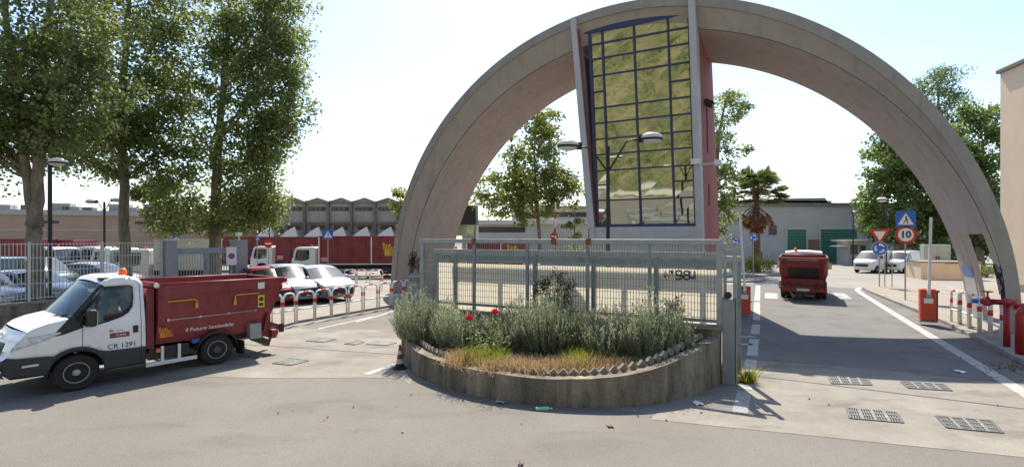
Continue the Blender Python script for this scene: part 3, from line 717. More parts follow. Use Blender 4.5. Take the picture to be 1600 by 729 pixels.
# ---------------------------------------------------------------- plants in the planter
def lavender(label, px, py, Y, wpx, hpx, n, seed):
    c = at(px, py, Y); s = Y / FPX; rx = wpx * s / 2; hz = hpx * s
    base = Vector((c.x, c.y, 0.5)); root = thing('lavender_bush', label, 'shrub', base, 0, 'lavender bushes in the planter')
    k = n; a = rng.uniform(0, 2 * PI, k); rr = np.sqrt(rng.uniform(0, 1, k))
    b = np.stack([np.cos(a) * rr * rx * 0.75, np.sin(a) * rr * 0.42, np.zeros(k)], 1)
    h = hz * (1.0 - 0.45 * rr ** 2) * rng.uniform(0.55, 1.05, k)
    lump = np.array([noise.noise(Vector((b[i, 0] * 2.2, b[i, 1] * 2.2, seed))) for i in range(k)]); h = h * (1 + 0.55 * lump)
    out = np.stack([np.cos(a) * rr * rx * 0.30 + rng.normal(0, 0.06, k), np.sin(a) * rr * 0.25 + rng.normal(0, 0.06, k), np.zeros(k)], 1)
    tip = b + out + np.stack([np.zeros(k), np.zeros(k), h], 1)
    tint = 0.45 + 0.5 * lump + rng.normal(0, 0.15, k)
    blades_mesh('stems', b + (tip - b) * 0.1, tip, np.full(k, 0.012), tint - 0.1, L_lav, root, 0.10)
    m = 22; t = rng.uniform(0.15, 1.0, (k, m)); d = (tip - b)[:, None, :]
    C = b[:, None, :] + d * t[:, :, None] + rng.normal(0, 0.014, (k, m, 3))
    dr = np.repeat(d, m, 1).reshape(-1, 3) / np.linalg.norm(d, axis=2).reshape(-1, 1).repeat(m, 1).reshape(-1, 1) + rng.normal(0, 0.45, (k * m, 3)) + np.array([0, 0, 0.5])
    leaves_mesh('leaves', C.reshape(-1, 3), rng.uniform(0.035, 0.085, k * m), np.repeat(tint, m) + rng.normal(0, 0.15, k * m), L_lav, root, 0.24, dirs=dr, fold=0.05)
    return root
lavender('broad grey green lavender bush overhanging the left end of the planter', 664, 540, 11.9, 105, 82, 640, 1)
lavender('lavender bush just left of the two red roses', 716, 545, 11.4, 85, 70, 400, 2)
lavender('lavender bush behind the two red roses', 800, 550, 11.2, 90, 76, 420, 3)
lavender('tall dense lavender bush in the middle of the planter', 862, 550, 10.8, 108, 102, 800, 4)
lavender('lavender bush right of the middle, below the fence post', 948, 545, 10.4, 95, 80, 540, 5)
lavender('lavender bush below the painted gate number', 1022, 545, 10.1, 118, 98, 800, 6)
lavender('lavender bush at the right end of the planter beside the grey post', 1062, 540, 10.15, 60, 68, 340, 7)
c = at(868, 500, 11.9)
bush_leaves('dark_bush', 'dark twiggy bush growing against the mesh fence behind the lavender', 'shrub', (c.x, c.y, 0.55), [ell(868, 455, 11.7, 32, 30, 40, 0.2), ell(860, 500, 11.7, 30, 30, 20, 0.2)], L_bush, 0.06, 45, 0.14)
c = at(1042, 500, 10.6)
bush_leaves('twiggy_bush', 'small dark leggy bush under the gate number, in front of the mesh', 'shrub', (c.x, c.y, 0.6), [ell(1052, 482, 10.6, 16, 22, 14, 0.12)], L_bush, 0.05, 30, 0.12)
# grasses
def grass(name, label, pts, n, hmin, hmax, m, w=0.008):
    P_ = []
    while len(P_) < n:
        q = pts[random.randrange(len(pts))]; x = random.gauss(q[0], q[2]); y = random.gauss(q[1] - 5, q[3]); v = gp(x, y, 0.5); P_.append((v.x, v.y, 0.46))
    P_ = np.array(P_); h = rng.uniform(hmin, hmax, n)
    tip = P_ + np.stack([rng.normal(0, 0.35, n) * h, rng.normal(0, 0.35, n) * h, h], 1)
    return tag(blades_mesh(name, P_, tip, np.full(n, w), rng.uniform(0, 1, n), m, None, 0.5), label, 'grass', kind='stuff')
def gz(pts, lo=None): return pts
grass('dry_grass', 'straw coloured dry grass along the front edge of the planter', [(720, 568, 14, 4), (790, 578, 25, 4), (850, 580, 30, 4), (900, 578, 20, 4), (960, 574, 25, 4)], 5200, 0.08, 0.26, L_dry)
grass('green_grass', 'yellow green grass tufts among the dry grass of the planter', [(745, 568, 16, 4), (770, 570, 10, 5), (905, 572, 12, 5), (925, 566, 10, 4)], 2600, 0.12, 0.34, L_grass)
# rose bush
rb = at(760, 560, 10.3); rose = thing('rose_bush', 'leggy rose bush with two red blooms in the planter', 'rose bush', (rb.x, rb.y, 0.47))
RBo = Vector(rose.location); stm = MB(); lp = []
for (x, y) in ((733, 497), (773, 488)):
    e = at(x, y, 10.2) - RBo; b0 = Vector((random.uniform(-.08, .08), 0, 0)); m1 = b0.lerp(e, 0.5) + Vector((random.uniform(-.08, .08), 0, 0))
    stm.tube([b0, m1, e], [0.012, 0.009, 0.006], 6)
    for k in range(70): t = random.uniform(0.1, 0.95); q = b0.lerp(m1, t * 2) if t < .5 else m1.lerp(e, t * 2 - 1); lp.append(tuple(q + Vector(rng.normal(size=3) * 0.09)))
    fl = MB(); pl = []
    for k in range(46):
        rr_ = 0.062 * math.sqrt(k / 46); a = k * 2.4; pl.append((rr_ * math.cos(a), rr_ * math.sin(a), 0.05 * (1 - k / 46)))
    pl = np.array(pl) + np.array(e)
    leaves_mesh('bloom', pl, np.full(46, 0.07), rng.uniform(0, 1, 46), leafmat('rose_red' + str(x), (0.50, 0.015, 0.03), (0.72, 0.05, 0.08), 0.25), rose, 0.9, dirs=np.stack([pl[:, 0] - e.x, pl[:, 1] - e.y, np.full(46, 0.06)], 1))
for x, y in ((742, 530), (752, 545), (765, 540), (786, 530), (778, 515)):
    e = at(x, y, 10.2) - RBo; stm.tube([(0, 0, 0), e * 0.5 + Vector((0, 0, 0.05)), e], [0.01, 0.008, 0.005], 5)
    lp += [tuple(e * random.uniform(0.5, 1.05) + Vector(rng.normal(size=3) * 0.08)) for _ in range(45)]
stm.build('stem', mat('rose_stem', (0.10, 0.14, 0.04), 0.7), rose)
leaves_mesh('foliage', np.array(lp), rng.uniform(0.03, 0.06, len(lp)), rng.uniform(0, 1, len(lp)), L_rose, rose, 0.7)
# weed clump by the right gate post
c = gp(1168, 598); n = 420; bp = np.array(c) + rng.normal(size=(n, 3)) * np.array([0.06, 0.05, 0])
wd = thing('weed_tuft', 'bright green weed growing at the foot of the gate post by the white line', 'weed', c); bp = bp - np.array(c); hh = rng.uniform(0.08, 0.36, n)
blades_mesh('blades', bp, bp + np.stack([rng.normal(0, 0.4, n) * hh, rng.normal(0, 0.4, n) * hh, hh], 1), np.full(n, 0.012), rng.uniform(0, 1, n), L_grass, wd, 0.4)

# ================================================================== FENCE, GATES, POST
fence = thing('mesh_fence', 'grey steel mesh fence panel standing on the planter back wall', 'fence', PA + Vector((0, 0, 1.06)))
FO = Vector(fence.location); FL = (PB - PA).length
def fpt(s, z, back=0.0): return PA + gd * s + Vector((0, 0, z)) + RN * back - FO      # s metres from the right end
ZB, ZT = 1.2, 2.80
def s_at(px):                                           # distance along the fence line for a pixel column
    k = (px - 800) / FPX; return (k * PA.y - PA.x) / (gd.x - k * gd.y)
MB().bar(fpt(0, ZT, 0), fpt(FL, ZT, 0), 0.07, 0.10).build('top_rail', M_galv, fence, bevel=0.006)
MB().bar(fpt(0, ZB + 0.02), fpt(FL, ZB + 0.02), 0.05, 0.06).build('bottom_rail', M_galvd, fence)
for px in (660, 741, 824, 918, 1015):
    s = s_at(px); MB().bar(fpt(s, 1.0), fpt(s, ZT - 0.05), 0.07 if px > 670 else 0.10, 0.07, up=tuple(RN)).build('post', M_galvd if px > 670 else M_galv, fence)
s = 0.02; MB().bar(fpt(s, 1.05), fpt(s, ZT + 0.04), 0.11, 0.09, up=tuple(RN)).build('post', M_galv, fence)
for px in (741, 920, 866):
    s = s_at(px); MB().box(-0.06, 0.06, -0.045, 0.045, -0.07, 0.06, T(*fpt(s, ZT)) @ RZ(-PR)).build('rusty_bracket', M_rust, fence)
    MB().tube([fpt(s, ZT), fpt(s, ZT + 0.28)], 0.012, 5).build('spike', M_rust, fence)
wm = MB(); n = int(FL / 0.062)
for i in range(n + 1): wm.bar(fpt(FL * i / n, ZB, 0.04), fpt(FL * i / n, ZT, 0.04), 0.012, 0.008)
for k in range(11): z = ZB + (ZT - ZB) * (k + 0.5) / 11; wm.bar(fpt(0, z, 0.048), fpt(FL, z, 0.048), 0.009, 0.008)
tag(wm.build('wire_mesh', M_galvd, fence), kind='stuff')
# two sliding gates parked one behind the other
M_panel = leafmat('gate_panel_translucent', (0.62, 0.60, 0.54), (0.68, 0.66, 0.59), 0.62, 0.6)
def sliding_gate(label, back, s0, s1, posts, ztop, panel_top, number=None):
    base = PA + gd * s0 + RN * back; g = thing('sliding_gate', label, 'gate', base, 0, 'sliding gates parked behind the planter'); O = Vector(base)
    def q(s, z, b=0.0): return PA + gd * s + RN * (back + b) + Vector((0, 0, z)) - O
    MB().bar(q(s0, ztop - 0.06), q(s1, ztop - 0.06), 0.10, 0.12).build('top_rail', M_galv, g, bevel=0.006)
    MB().bar(q(s0, ztop - 0.20), q(s1, ztop - 0.20), 0.06, 0.12).build('rail', M_galvd, g)
    MB().bar(q(s0, 0.14), q(s1, 0.14), 0.10, 0.16).build('bottom_rail', M_galvd, g)
    for s in posts: MB().bar(q(s, 0.2), q(s, ztop - 0.12), 0.09, 0.08, up=tuple(RN)).build('post', M_galvd, g)
    ps = sorted(posts)
    for a, b in zip(ps[:-1], ps[1:]):
        mb = MB(); c = [q(a + 0.05, 0.25, 0.02), q(b - 0.05, 0.25, 0.02), q(b - 0.05, panel_top, 0.02), q(a + 0.05, panel_top, 0.02)]
        mb.add(c + [p + RN * 0.004 for p in c], [[0, 1, 2, 3], [7, 6, 5, 4], [0, 4, 5, 1], [1, 5, 6, 2], [2, 6, 7, 3], [3, 7, 4, 0]])
        mb.build('panel', M_panel, g)
    if number:
        pxc, z, size = number; s = s_at(pxc); c = q(s, z, 0.012)
        def stroke(pxs, r):
            mb = MB()
            for pl in pxs:
                P_ = [q(s_at(1020 + x / 16), HC - (410 + y / 16 - HOR) / FPX * (PA + gd * s_at(1020 + x / 16) + RN * back).y, 0.01) for x, y in pl]
                mb.tube(P_, r, 6)
            return mb.build('painted_number', M_text, g)
        loop = lambda cx, cy, rx_, ry_: [(cx + rx_ * math.cos(k * PI / 8), cy + ry_ * math.sin(k * PI / 8)) for k in range(17)]
        stroke([[(235, 380), (235, 215), (340, 355), (355, 190)], loop(420, 225, 22, 22), [(395, 270), (450, 270)]], 0.017)
        stroke([loop(590, 262, 75, 62), [(664, 262), (668, 330), (655, 400), (600, 410), (520, 412)]], 0.022)
        stroke([loop(800, 260, 72, 50), loop(795, 362, 85, 56)], 0.022)
        stroke([[(995, 215), (995, 420)], [(995, 345), (925, 395)]], 0.022)
    return g
sliding_gate('front sliding gate with pale panels and the painted number 981', 0.30, 0.0, s_at(668), [0.05] + [s_at(p) for p in (1021, 921, 828, 702, 672)], 2.58, 2.22, (1067, 1.93, 0.42))
sliding_gate('rear sliding gate of blue grey steel half hidden behind the numbered gate', 0.62, -0.35, s_at(690), [-0.3] + [s_at(p) for p in (1085, 960, 860, 765, 695)], 2.50, 0.9)
# steel gate post
pp = gp(1139, 599); post = thing('gate_post', 'tall flat grey steel gate post at the right end of the planter', 'post', pp)
Mq = RZ(-PR)
MB().box(-0.12, 0.115, -0.1, 0.12, 0, 1.66, Mq).build('column', M_post, post, bevel=0.01)
MB().box(0.075, 0.145, -0.03, 0.05, 0.0, 2.80, Mq).build('guide_upright', M_galv, post, bevel=0.006)
MB().box(-0.12, -0.06, 0.25, 0.31, 0.0, 2.78, Mq).build('guide_upright', M_galv, post, bevel=0.006)
MB().box(-0.14, 0.075, 0.0, 0.05, 2.60, 2.655, Mq).build('cross_bar', M_galv, post)
MB().tube([Mq @ Vector((-0.02, 0.02, 1.74)), Mq @ Vector((-0.02, 0.1, 1.74))], 0.07, 12).build('roller', M_black, post)
MB().box(0.118, 0.126, -0.1, 0.0, 0.04, 1.7, Mq).build('edge_seal', M_black, post)
MB().tube([Mq @ Vector((-0.12, -0.04, 1.14)), Mq @ Vector((-0.30, -0.04, 1.14))], 0.012, 6).build('rod', M_iron, post)
# small grey control box left of the mesh fence
cb = gp(648, 474); cbt = thing('control_cabinet', 'pale blue grey control cabinet beside the left end of the mesh fence', 'cabinet', cb, -PR)
MB().box(-0.28, 0.28, -0.2, 0.2, 0, 1.15).build('body', M_galvd, cbt, bevel=0.02); MB().box(-0.30, 0.30, -0.22, 0.22, 1.152, 1.2).build('lid', M_galv, cbt, bevel=0.01); MB().box(-0.22, 0.22, -0.212, -0.202, 0.15, 1.0).build('door', M_galv, cbt)

# ================================================================== SMALL STREET FURNITURE
def hoop(name, label, p0, p1, h=1.0, group=None, r=0.03, bar=True, z=0.0):
    p0 = Vector((p0[0], p0[1], z)); p1 = Vector((p1[0], p1[1], z)); t = thing(name, label, 'barrier hoop', (p0 + p1) / 2, 0, group); o = Vector(t.location)
    a = p0 - o; b = p1 - o; d = (b - a).normalized(); w = (b - a).length; c = min(0.16, w * 0.42); U = Vector((0, 0, 1))
    path = [a, a + U * (h - c)] + [a + d * c * (1 - math.cos(k * PI / 10)) + U * (h - c + c * math.sin(k * PI / 10)) for k in range(1, 6)]
    path += [b - d * c * (1 - math.cos(k * PI / 10)) + U * (h - c + c * math.sin(k * PI / 10)) for k in range(5, 0, -1)] + [b + U * (h - c), b]
    MB().tube(path, r, 8).build('tube', M_wpaint, t, smooth=True)
    for q in (a, b): MB().tube([q + U * 0.60 * h, q + U * 0.74 * h], r + 0.004, 8).build('red_band', M_ored, t, smooth=True)
    m = (a + b) / 2 + U * h
    if w > 0.45: MB().tube([m - d * 0.1, m + d * 0.1], r + 0.004, 8).build('red_band', M_ored, t, smooth=True)
    if bar: MB().tube([a + U * 0.42, b + U * 0.42], r * 0.8, 8).build('cross_bar', M_wpaint, t, smooth=True)
    return t
xs = [(425, 440), (443, 460.5), (464, 490.5), (493, 516.5), (519, 541.5), (545, 565.5), (569, 589), (592.5, 610), (613, 629.5), (632, 650)]
ordn = ['first', 'second', 'third', 'fourth', 'fifth', 'sixth', 'seventh', 'eighth', 'ninth', 'tenth']
def hy(x): return 503.5 - (x - 463) * (25.5 / 147)
for i, (a, b) in enumerate(xs):
    hoop('barrier_hoop', '%s red and white hoop from the dump truck along the exit lane kerb' % ordn[i], gp(a, hy(a) - 0, 0.09), gp(b, hy(b), 0.09), 0.98, 'hoops along the exit lane', z=0.09)
bx = [(394, 409), (425, 440), (472, 487), (503, 520), (538, 556), (558, 572), (578, 598)]
for i, (a, b) in enumerate(bx):
    hoop('barrier_hoop', '%s white hoop from the left in the far row in front of the yard trucks' % ordn[i], gp(a, 444.5), gp(b, 444), 0.9, 'far hoops before the yard trucks', bar=i > 3)
for i, (a, b, y) in enumerate([(572, 594, 452), (597, 614, 455)]):
    hoop('barrier_hoop', ('lower red and white hoop standing behind the exit lane hoops', 'red and white hoop close against the left arch leg')[i], gp(a, y), gp(b, y + 1), 0.9, 'hoops by the left arch leg')
rx = [(1486.7, 502), (1499.7, 506.5), (1514.6, 512.4), (1530.4, 520), (1547.5, 528.4), (1566.2, 537.8)]
for i in range(5):
    a = gp(rx[i][0] + (1.5 if i else 0), rx[i][1], 0.12); b = gp(rx[i + 1][0] - 1.5, rx[i + 1][1], 0.12)
    hoop('barrier_hoop', '%s red and white hoop from the orange barrier box along the right kerb' % ordn[i], a, b, 1.05, 'hoops along the right kerb', r=0.034, z=0.12)
# barrier boxes with raised booms
def barrier(label, p, rz, lean, boom, group):
    t = thing('barrier_gate', label, 'barrier', p, rz, group)
    MB().box(-0.21, 0.21, -0.16, 0.16, 0.05, 1.08).build('cabinet', M_barr, t, bevel=0.03)
    MB().box(-0.23, 0.23, -0.18, 0.18, 0, 0.05).build('base', M_kerb, t)
    MB().box(-0.12, 0.12, -0.172, -0.162, 0.62, 0.78).build('label_plate', M_wpaint, t)
    MB().box(-0.07, 0.07, -0.20, -0.162, 0.8, 1.05).build('boom_clamp', M_galv, t, bevel=0.01)
    a = Vector((0, -0.23, 0.92)); b = a + Vector((lean, 0, boom)); n = 5
    bo = MB().bar(a, b, 0.075, 0.05, up=(0, 1, 0)).build('boom', M_wpaint, t)
    MB().tube([(0.235, 0, 0.5), (0.25, 0, 0.5)], 0.03, 8).build('knob', M_black, t)
    return t
barrier('orange red barrier box with raised boom beside the steel gate post', gp(1162.5, 492), -0.3, -0.17, 2.8, 'lifting barriers')
barrier('orange red barrier box with raised boom before the right hoops', gp(1449, 502, 0.12), -0.5, 0.05, 2.5, 'lifting barriers')
t = thing('boom_rest', 'thin black boom rest post right of the right barrier box', 'post', gp(1464, 502, 0.12)); MB().tube([(0, 0, 0), (0, 0, 1.0)], 0.03, 8).build('pole', M_black, t); MB().box(-0.05, 0.05, -0.05, 0.05, 0.96, 1.02).build('cap', M_black, t)
# red hydrant pipework
hp = gp(1573, 541, 0.12); hyd = thing('hydrant_manifold', 'dark red fire hydrant pipes with valve on the right pavement', 'hydrant', hp); HO = Vector(hp)
q1 = gp(1594, 553, 0.12) - HO; q0 = Vector((0, 0, 0)); top = 1.12
MB().tube([q0, (0, 0, top)], 0.072, 14).build('riser', M_pipe, hyd, smooth=True)
MB().tube([q1, q1 + Vector((0, 0, top - 0.2)), q1 + Vector((0.03, -0.03, top - 0.08)), q1 + Vector((0.12, -0.1, top)), q1 + Vector((0.5, -0.5, top))], 0.095, 14).build('riser', M_pipe, hyd, smooth=True)
MB().tube([(-0.42, 0.28, top), (0, 0, top + 0.0), q1 + Vector((0.05, 0, top + 0.02)), q1 + Vector((0.9, -0.2, top + 0.03))], 0.07, 12).build('header_pipe', M_pipe, hyd, smooth=True)
MB().tube([(-0.45, 0.12, top - 0.05), (0.6, 0.35, top + 0.02)], 0.05, 10).build('branch_pipe', M_pipe, hyd, smooth=True)
for p in ((-0.3, 0.2, top), (0.0, 0.0, top), (q1.x * 0.6, q1.y * 0.6, top + 0.01)):
    MB().tube([Vector(p) + Vector((-0.03, 0.02, 0)), Vector(p) + Vector((0.03, -0.02, 0))], 0.12, 14).build('flange', M_pipe, hyd)
MB().tube([(-0.3, 0.2, top), (-0.3, 0.2, top + 0.26)], 0.022, 8).build('valve_stem', M_pipe, hyd)
MB().lathe([(0.11, 0), (0.11, 0.025)], 14, T(-0.3, 0.2, top + 0.24)).build('hand_wheel', M_pipe, hyd)
MB().tube([(-0.45, 0.3, top), (-0.56, 0.37, top)], 0.06, 12).build('outlet_cap', M_sblue, hyd)
# traffic cone
cp = gp(625, 576); cone = thing('traffic_cone', 'worn red and white traffic cone left of the planter', 'traffic cone', cp)
M_cr = mat('cone_red', (0.26, 0.035, 0.03), 0.7, var=0.25, scale=14); M_cw = mat('cone_white', (0.48, 0.46, 0.43), 0.7, var=0.25, scale=14)
MB().prism(smooth_poly([(-.15, -.15), (.15, -.15), (.15, .15), (-.15, .15)], 2), 0, 0.035).build('base', M_rubber, cone)
rr = lambda z: 0.105 - 0.085 * z / 0.53
for k, (z0, z1, m) in enumerate(((0.035, 0.13, M_rubber), (0.13, 0.23, M_cw), (0.23, 0.33, M_cr), (0.33, 0.41, M_cw), (0.41, 0.54, M_cr))):
    MB().lathe([(rr(z0), z0), (rr(z1), z1)], 18).build('band', m, cone, smooth=False)
# drain grates
def grate(label, c, nx=4, ny=3):
    P_ = [gp(*q) for q in c]; o = sum(P_, Vector()) / 4; t = thing('drain_grate', label, 'drain grate', o, 0, 'drain grates in the concrete aprons')
    L = [p - o for p in P_]
    def q(a, b, z): v = (L[0].lerp(L[1], a)).lerp(L[3].lerp(L[2], a), b); return Vector((v.x, v.y, z))
    MB().add([q(0, 0, .012), q(1, 0, .012), q(1, 1, .012), q(0, 1, .012)], [[3, 2, 1, 0]]).build('pit', M_dark, t)
    fm = MB()
    for a, b in (((0, 0), (1, 0)), ((1, 0), (1, 1)), ((1, 1), (0, 1)), ((0, 1), (0, 0))): fm.bar(q(*a, .016), q(*b, .016), 0.035, 0.012)
    fm.build('frame', M_iron, t)
    bm_ = MB()
    for i in range(1, nx): bm_.bar(q(i / nx, 0, .017), q(i / nx, 1, .017), 0.05, 0.012)
    for i in range(1, ny): bm_.bar(q(0, i / ny, .018), q(1, i / ny, .018), 0.03, 0.012)
    for i in range(nx * 5):
        a = (i + 0.5) / (nx * 5); bm_.bar(q(a, 0, .015), q(a, 1, .015), 0.014, 0.008)
    bm_.build('bars', mat('grate_worn', (0.20, 0.20, 0.19), 0.55, metal=0.4, var=0.3, scale=9), t)
grate('shaded drain grate left of two in the right lane arch shadow', [(1294, 588), (1355, 591), (1362, 602), (1300, 600)])
grate('half shaded drain grate at the edge of the arch shadow', [(1408, 597), (1474, 601), (1487, 611), (1420, 607)])
grate('sunlit drain grate in the right apron below the gate track', [(1323, 638), (1400, 645), (1411, 661), (1328, 654)])
grate('sunlit drain grate nearest the right edge of the photograph', [(1463, 651), (1548, 658), (1567, 677), (1480, 669)])
grate('drain grate just behind the dump truck tail', [(426, 568), (453, 560), (482, 564), (455, 571)])
grate('drain grate in the left apron below the exit hoops', [(478, 533), (497, 528), (525, 530.5), (505, 535)])
grate('small drain grate in the left apron between two others', [(538, 537.5), (558, 532), (569, 535), (553.6, 539)], 3, 2)
grate('drain grate in the left apron nearest the traffic cone', [(572, 538), (586.5, 533), (619.5, 536), (602, 540)])
grate('drain grate in the shadow under the dump truck tail', [(374, 556), (398, 551), (424, 554), (402, 560)])
# signs
def sign_pole(name, label, p, h, plates, cat='road sign', r=0.03, rz=0):
    t = thing(name, label, cat, p, rz); MB().tube([(0, 0, 0), (0, 0, h)], r, 8).build('pole', M_galv, t)
    for kind, z, s in plates:
        F = T(0, -0.05, z) @ RX(PI / 2)
        def plate(nm, poly, m, lvl, par): return MB().prism(poly, lvl * 0.004, lvl * 0.004 + 0.003, F).build(nm, m, par)
        if kind == 'giveway':
            tri = lambda k: [(-s * 0.5 * k, s * 0.29 * k), (0, -s * 0.577 * k), (s * 0.5 * k, s * 0.29 * k)]
            a = plate('plate', tri(1.12), M_ored, 0, t); plate('face', tri(0.66), M_wpaint, 1, a)
        elif kind == 'roundabout':
            a = plate('plate', circ(s / 2, 32), M_wpaint, 0, t); b = plate('face', circ(s / 2 * 0.95, 32), M_sblue, 1, a)
            for k in range(3):
                a0 = k * 2 * PI / 3 + 0.4; ro, ri = s * 0.33, s * 0.22; pts = [(ro * math.cos(a0 + j * 0.2), ro * math.sin(a0 + j * 0.2)) for j in range(6)] + [(s * 0.42 * math.cos(a0 + 1.0), s * 0.42 * math.sin(a0 + 1.0)), (s * 0.28 * math.cos(a0 + 1.5), s * 0.28 * math.sin(a0 + 1.5)), (s * 0.13 * math.cos(a0 + 1.0), s * 0.13 * math.sin(a0 + 1.0))] + [(ri * math.cos(a0 + j * 0.2), ri * math.sin(a0 + j * 0.2)) for j in range(5, -1, -1)]
                plate('arrow', pts, M_wpaint, 2, a)
        elif kind == 'crossing':
            q = s / 2; a = plate('plate', [(-q, -q), (q, -q), (q, q), (-q, q)], M_sblue, 0, t)
            plate('white_triangle', [(-q * .8, -q * .66), (q * .8, -q * .66), (0, q * .74)], M_wpaint, 1, a)
            for poly in ([(-.06, .12), (.1, .14), (.12, -.1), (-.02, -.1)], [(-.02, -.08), (.05, -.1), (-.16, -.48), (-.25, -.48)], [(.03, -.1), (.12, -.1), (.24, -.48), (.14, -.48)], [(.08, .1), (.26, -.08), (.22, -.13), (.06, .0)], circ(.085, 12, .03, .25)):
                plate('walking_figure', [(x * q * 1.1, y * q * 1.1) for x, y in poly], M_text, 2, a)
        elif kind == 'ten':
            a = plate('plate', circ(s / 2, 36), M_ored, 0, t); plate('face', circ(s * 0.36, 36), M_wpaint, 1, a)
            text('10', s * 0.5, M_text, a, T(0, -0.05, z) @ RX(PI / 2) @ T(0, 0, 0.0115), 'numerals', ex=0.001, bold=0.014)
        elif kind == 'noentry':
            a = plate('plate', circ(s / 2, 32), M_ored, 0, t); plate('bar', [(-s * .34, -s * .09), (s * .34, -s * .09), (s * .34, s * .09), (-s * .34, s * .09)], M_wpaint, 1, a)
        elif kind == 'noparking':
            a = plate('plate', [(-s * .45, -s * .9), (s * .45, -s * .9), (s * .45, s * .9), (-s * .45, s * .9)], M_wpaint, 0, t)
            plate('ring', circ(s * .3, 24), M_ored, 1, a); plate('disc', circ(s * .24, 24), M_sblue, 2, a)
            plate('slash', [(-s * .19, s * .13), (-s * .13, s * .19), (s * .19, -s * .13), (s * .13, -s * .19)], M_ored, 3, a)
    return t
p = gp(1374, 447.5, 0.12); sign_pole('give_way_sign', 'red and white give way triangle above a blue roundabout disc on one pole', p, 3.15, [('giveway', 2.92, 0.92), ('roundabout', 2.15, 0.78)], rz=-0.3)
for dx in (0.28, 0.62): MB().tube([(dx, 0.05, 0), (dx, 0.05, 2.2)], 0.025, 8).build('pole', M_galv, bpy.data.objects['give_way_sign'])
p = gp(1414.5, 468, 0.12); sign_pole('speed_limit_sign', 'round speed limit 10 sign below a blue pedestrian crossing sign', p, 3.5, [('ten', 2.88, 0.80), ('crossing', 3.57, 0.74)], rz=-0.35)
p = gp(1177, 431, 0.12); sign_pole('roundabout_sign', 'small blue roundabout sign on the planted island before the palm', p, 2.95, [('roundabout', 2.75, 0.6)], rz=-0.2)
p = gp(1149, 431, 0.12); sign_pole('arrow_sign', 'blue sign half hidden behind the gate post at the island', p, 2.5, [('roundabout', 2.5, 0.6)], rz=-0.2)
p = gp(512.5, 437); sign_pole('crossing_sign', 'blue pedestrian crossing sign in front of the red truck body', p, 3.3, [('crossing', 3.08, 0.66)], rz=0.2)
p = gp(419.5, 437); sign_pole('no_entry_sign', 'round red no entry sign between the two white truck cabs', p, 2.65, [('noentry', 2.45, 0.56)], rz=0.2)
p = gp(402, 437); sign_pole('thin_pole_sign', 'small blue sign turned side on beside the left white truck cab', p, 2.95, [('crossing', 2.8, 0.28)], rz=0.9)
p = gp(277, 434); sign_pole('crossing_sign', 'small blue crossing sign above the left pillar, under the plane tree', p, 3.0, [('crossing', 2.85, 0.5)], rz=0.25)
p = gp(866, 431); sign_pole('stop_disc', 'red disc sign seen just above the gate top rail', p, 3.15, [('noentry', 2.95, 0.6)], rz=-0.2)
p = gp(683, 441); t = thing('thin_white_post', 'thin white post standing behind the left arch leg', 'post', p); MB().tube([(0, 0, 0), (0, 0, 3.9)], 0.05, 8).build('pole', M_wpaint, t); MB().box(-0.08, 0.08, -0.06, 0.06, 2.9, 3.1).build('bracket', M_galv, t)
t = thing('striped_post', 'thin red and white post above the middle of the gate', 'post', gp(868, 433))
for k in range(9): MB().tube([(0, 0, 0.6 * k), (0, 0, 0.6 * k + 0.6)], 0.05, 8).build('segment', (M_wpaint, M_ored)[k % 2], t)
# lamps
def lamp(label, p, h, arms, pole_r=0.055, group='street lamps'):
    t = thing('street_lamp', label, 'street lamp', p, 0, group)
    MB().tube([(0, 0, 0), (0, 0, 1.0), (0, 0, 1.02), (0, 0, h)], [pole_r * 1.5, pole_r * 1.5, pole_r, pole_r], 12).build('pole', M_lampd, t, smooth=False)
    for (dx, dy, dz, s) in arms:
        o = Vector((dx, dy, h + dz)); d = Vector((dx, dy, 0)).normalized(); L_ = Vector((dx, dy, 0)).length
        if L_ > 0.5:
            a0 = Vector((0, 0, h - 0.75)); m1 = d * (L_ * 0.42) + Vector((0, 0, h + dz - 0.10)); m2 = d * (L_ * 0.55) + Vector((0, 0, h + dz - 0.04))
            MB().tube([a0, m1, m2, d * (L_ - 0.30) + Vector((0, 0, h + dz - 0.04))], 0.026, 8).build('arm', M_lampd, t, smooth=True)
            MB().tube([d * 0.02 + Vector((0, 0, h - 0.33)), d * (L_ * 0.33) + Vector((0, 0, h - 0.29))], 0.014, 6).build('tie', M_lampd, t)
        MM = T(*o) @ RZ(math.atan2(dy, dx)) @ Matrix.Diagonal((s, s, s, 1))
        hd = MB().lathe([(0.30, 0.0), (0.295, 0.04), (0.25, 0.10), (0.16, 0.15), (0.05, 0.17)], 20, MM @ Matrix.Diagonal((1.1, 0.8, 1, 1))).build('head', M_lampg, t, smooth=True)
        MB().lathe([(0.29, -0.06), (0.30, 0.0)], 20, MM @ Matrix.Diagonal((1.1, 0.8, 1, 1))).build('rim', M_lampd, hd)
        MB().lathe([(0.10, -0.15), (0.22, -0.11), (0.27, -0.06)], 20, MM @ Matrix.Diagonal((1.1, 0.8, 1, 1))).build('lens', M_lampg, hd, smooth=True)
        MB().box(-0.40, -0.24, -0.07, 0.07, -0.11, 0.09, MM).build('joint', M_lampd, hd)
    return t
p = at(950, 370, 15); p.z = 0; lamp('black twin headed street lamp standing before the tower glass', p, 5.55, [(-1.19, -0.15, 0.0, 1.0), (1.25, -0.1, 0.22, 1.0)])
p = gp(78, 516, 0.0); p = at(78, 370, 16.5); p.z = 0; lamp('tall black single headed lamp behind the left railing fence', p, 5.3, [(0.28, -0.05, 0.0, 0.85)], 0.06)
p = at(163, 370, 35); p.z = 0; lamp('black twin headed lamp between the two left plane trunks', p, 5.3, [(-0.9, 0, 0.02, 1.1), (0.9, 0, 0.12, 1.1)], 0.07)
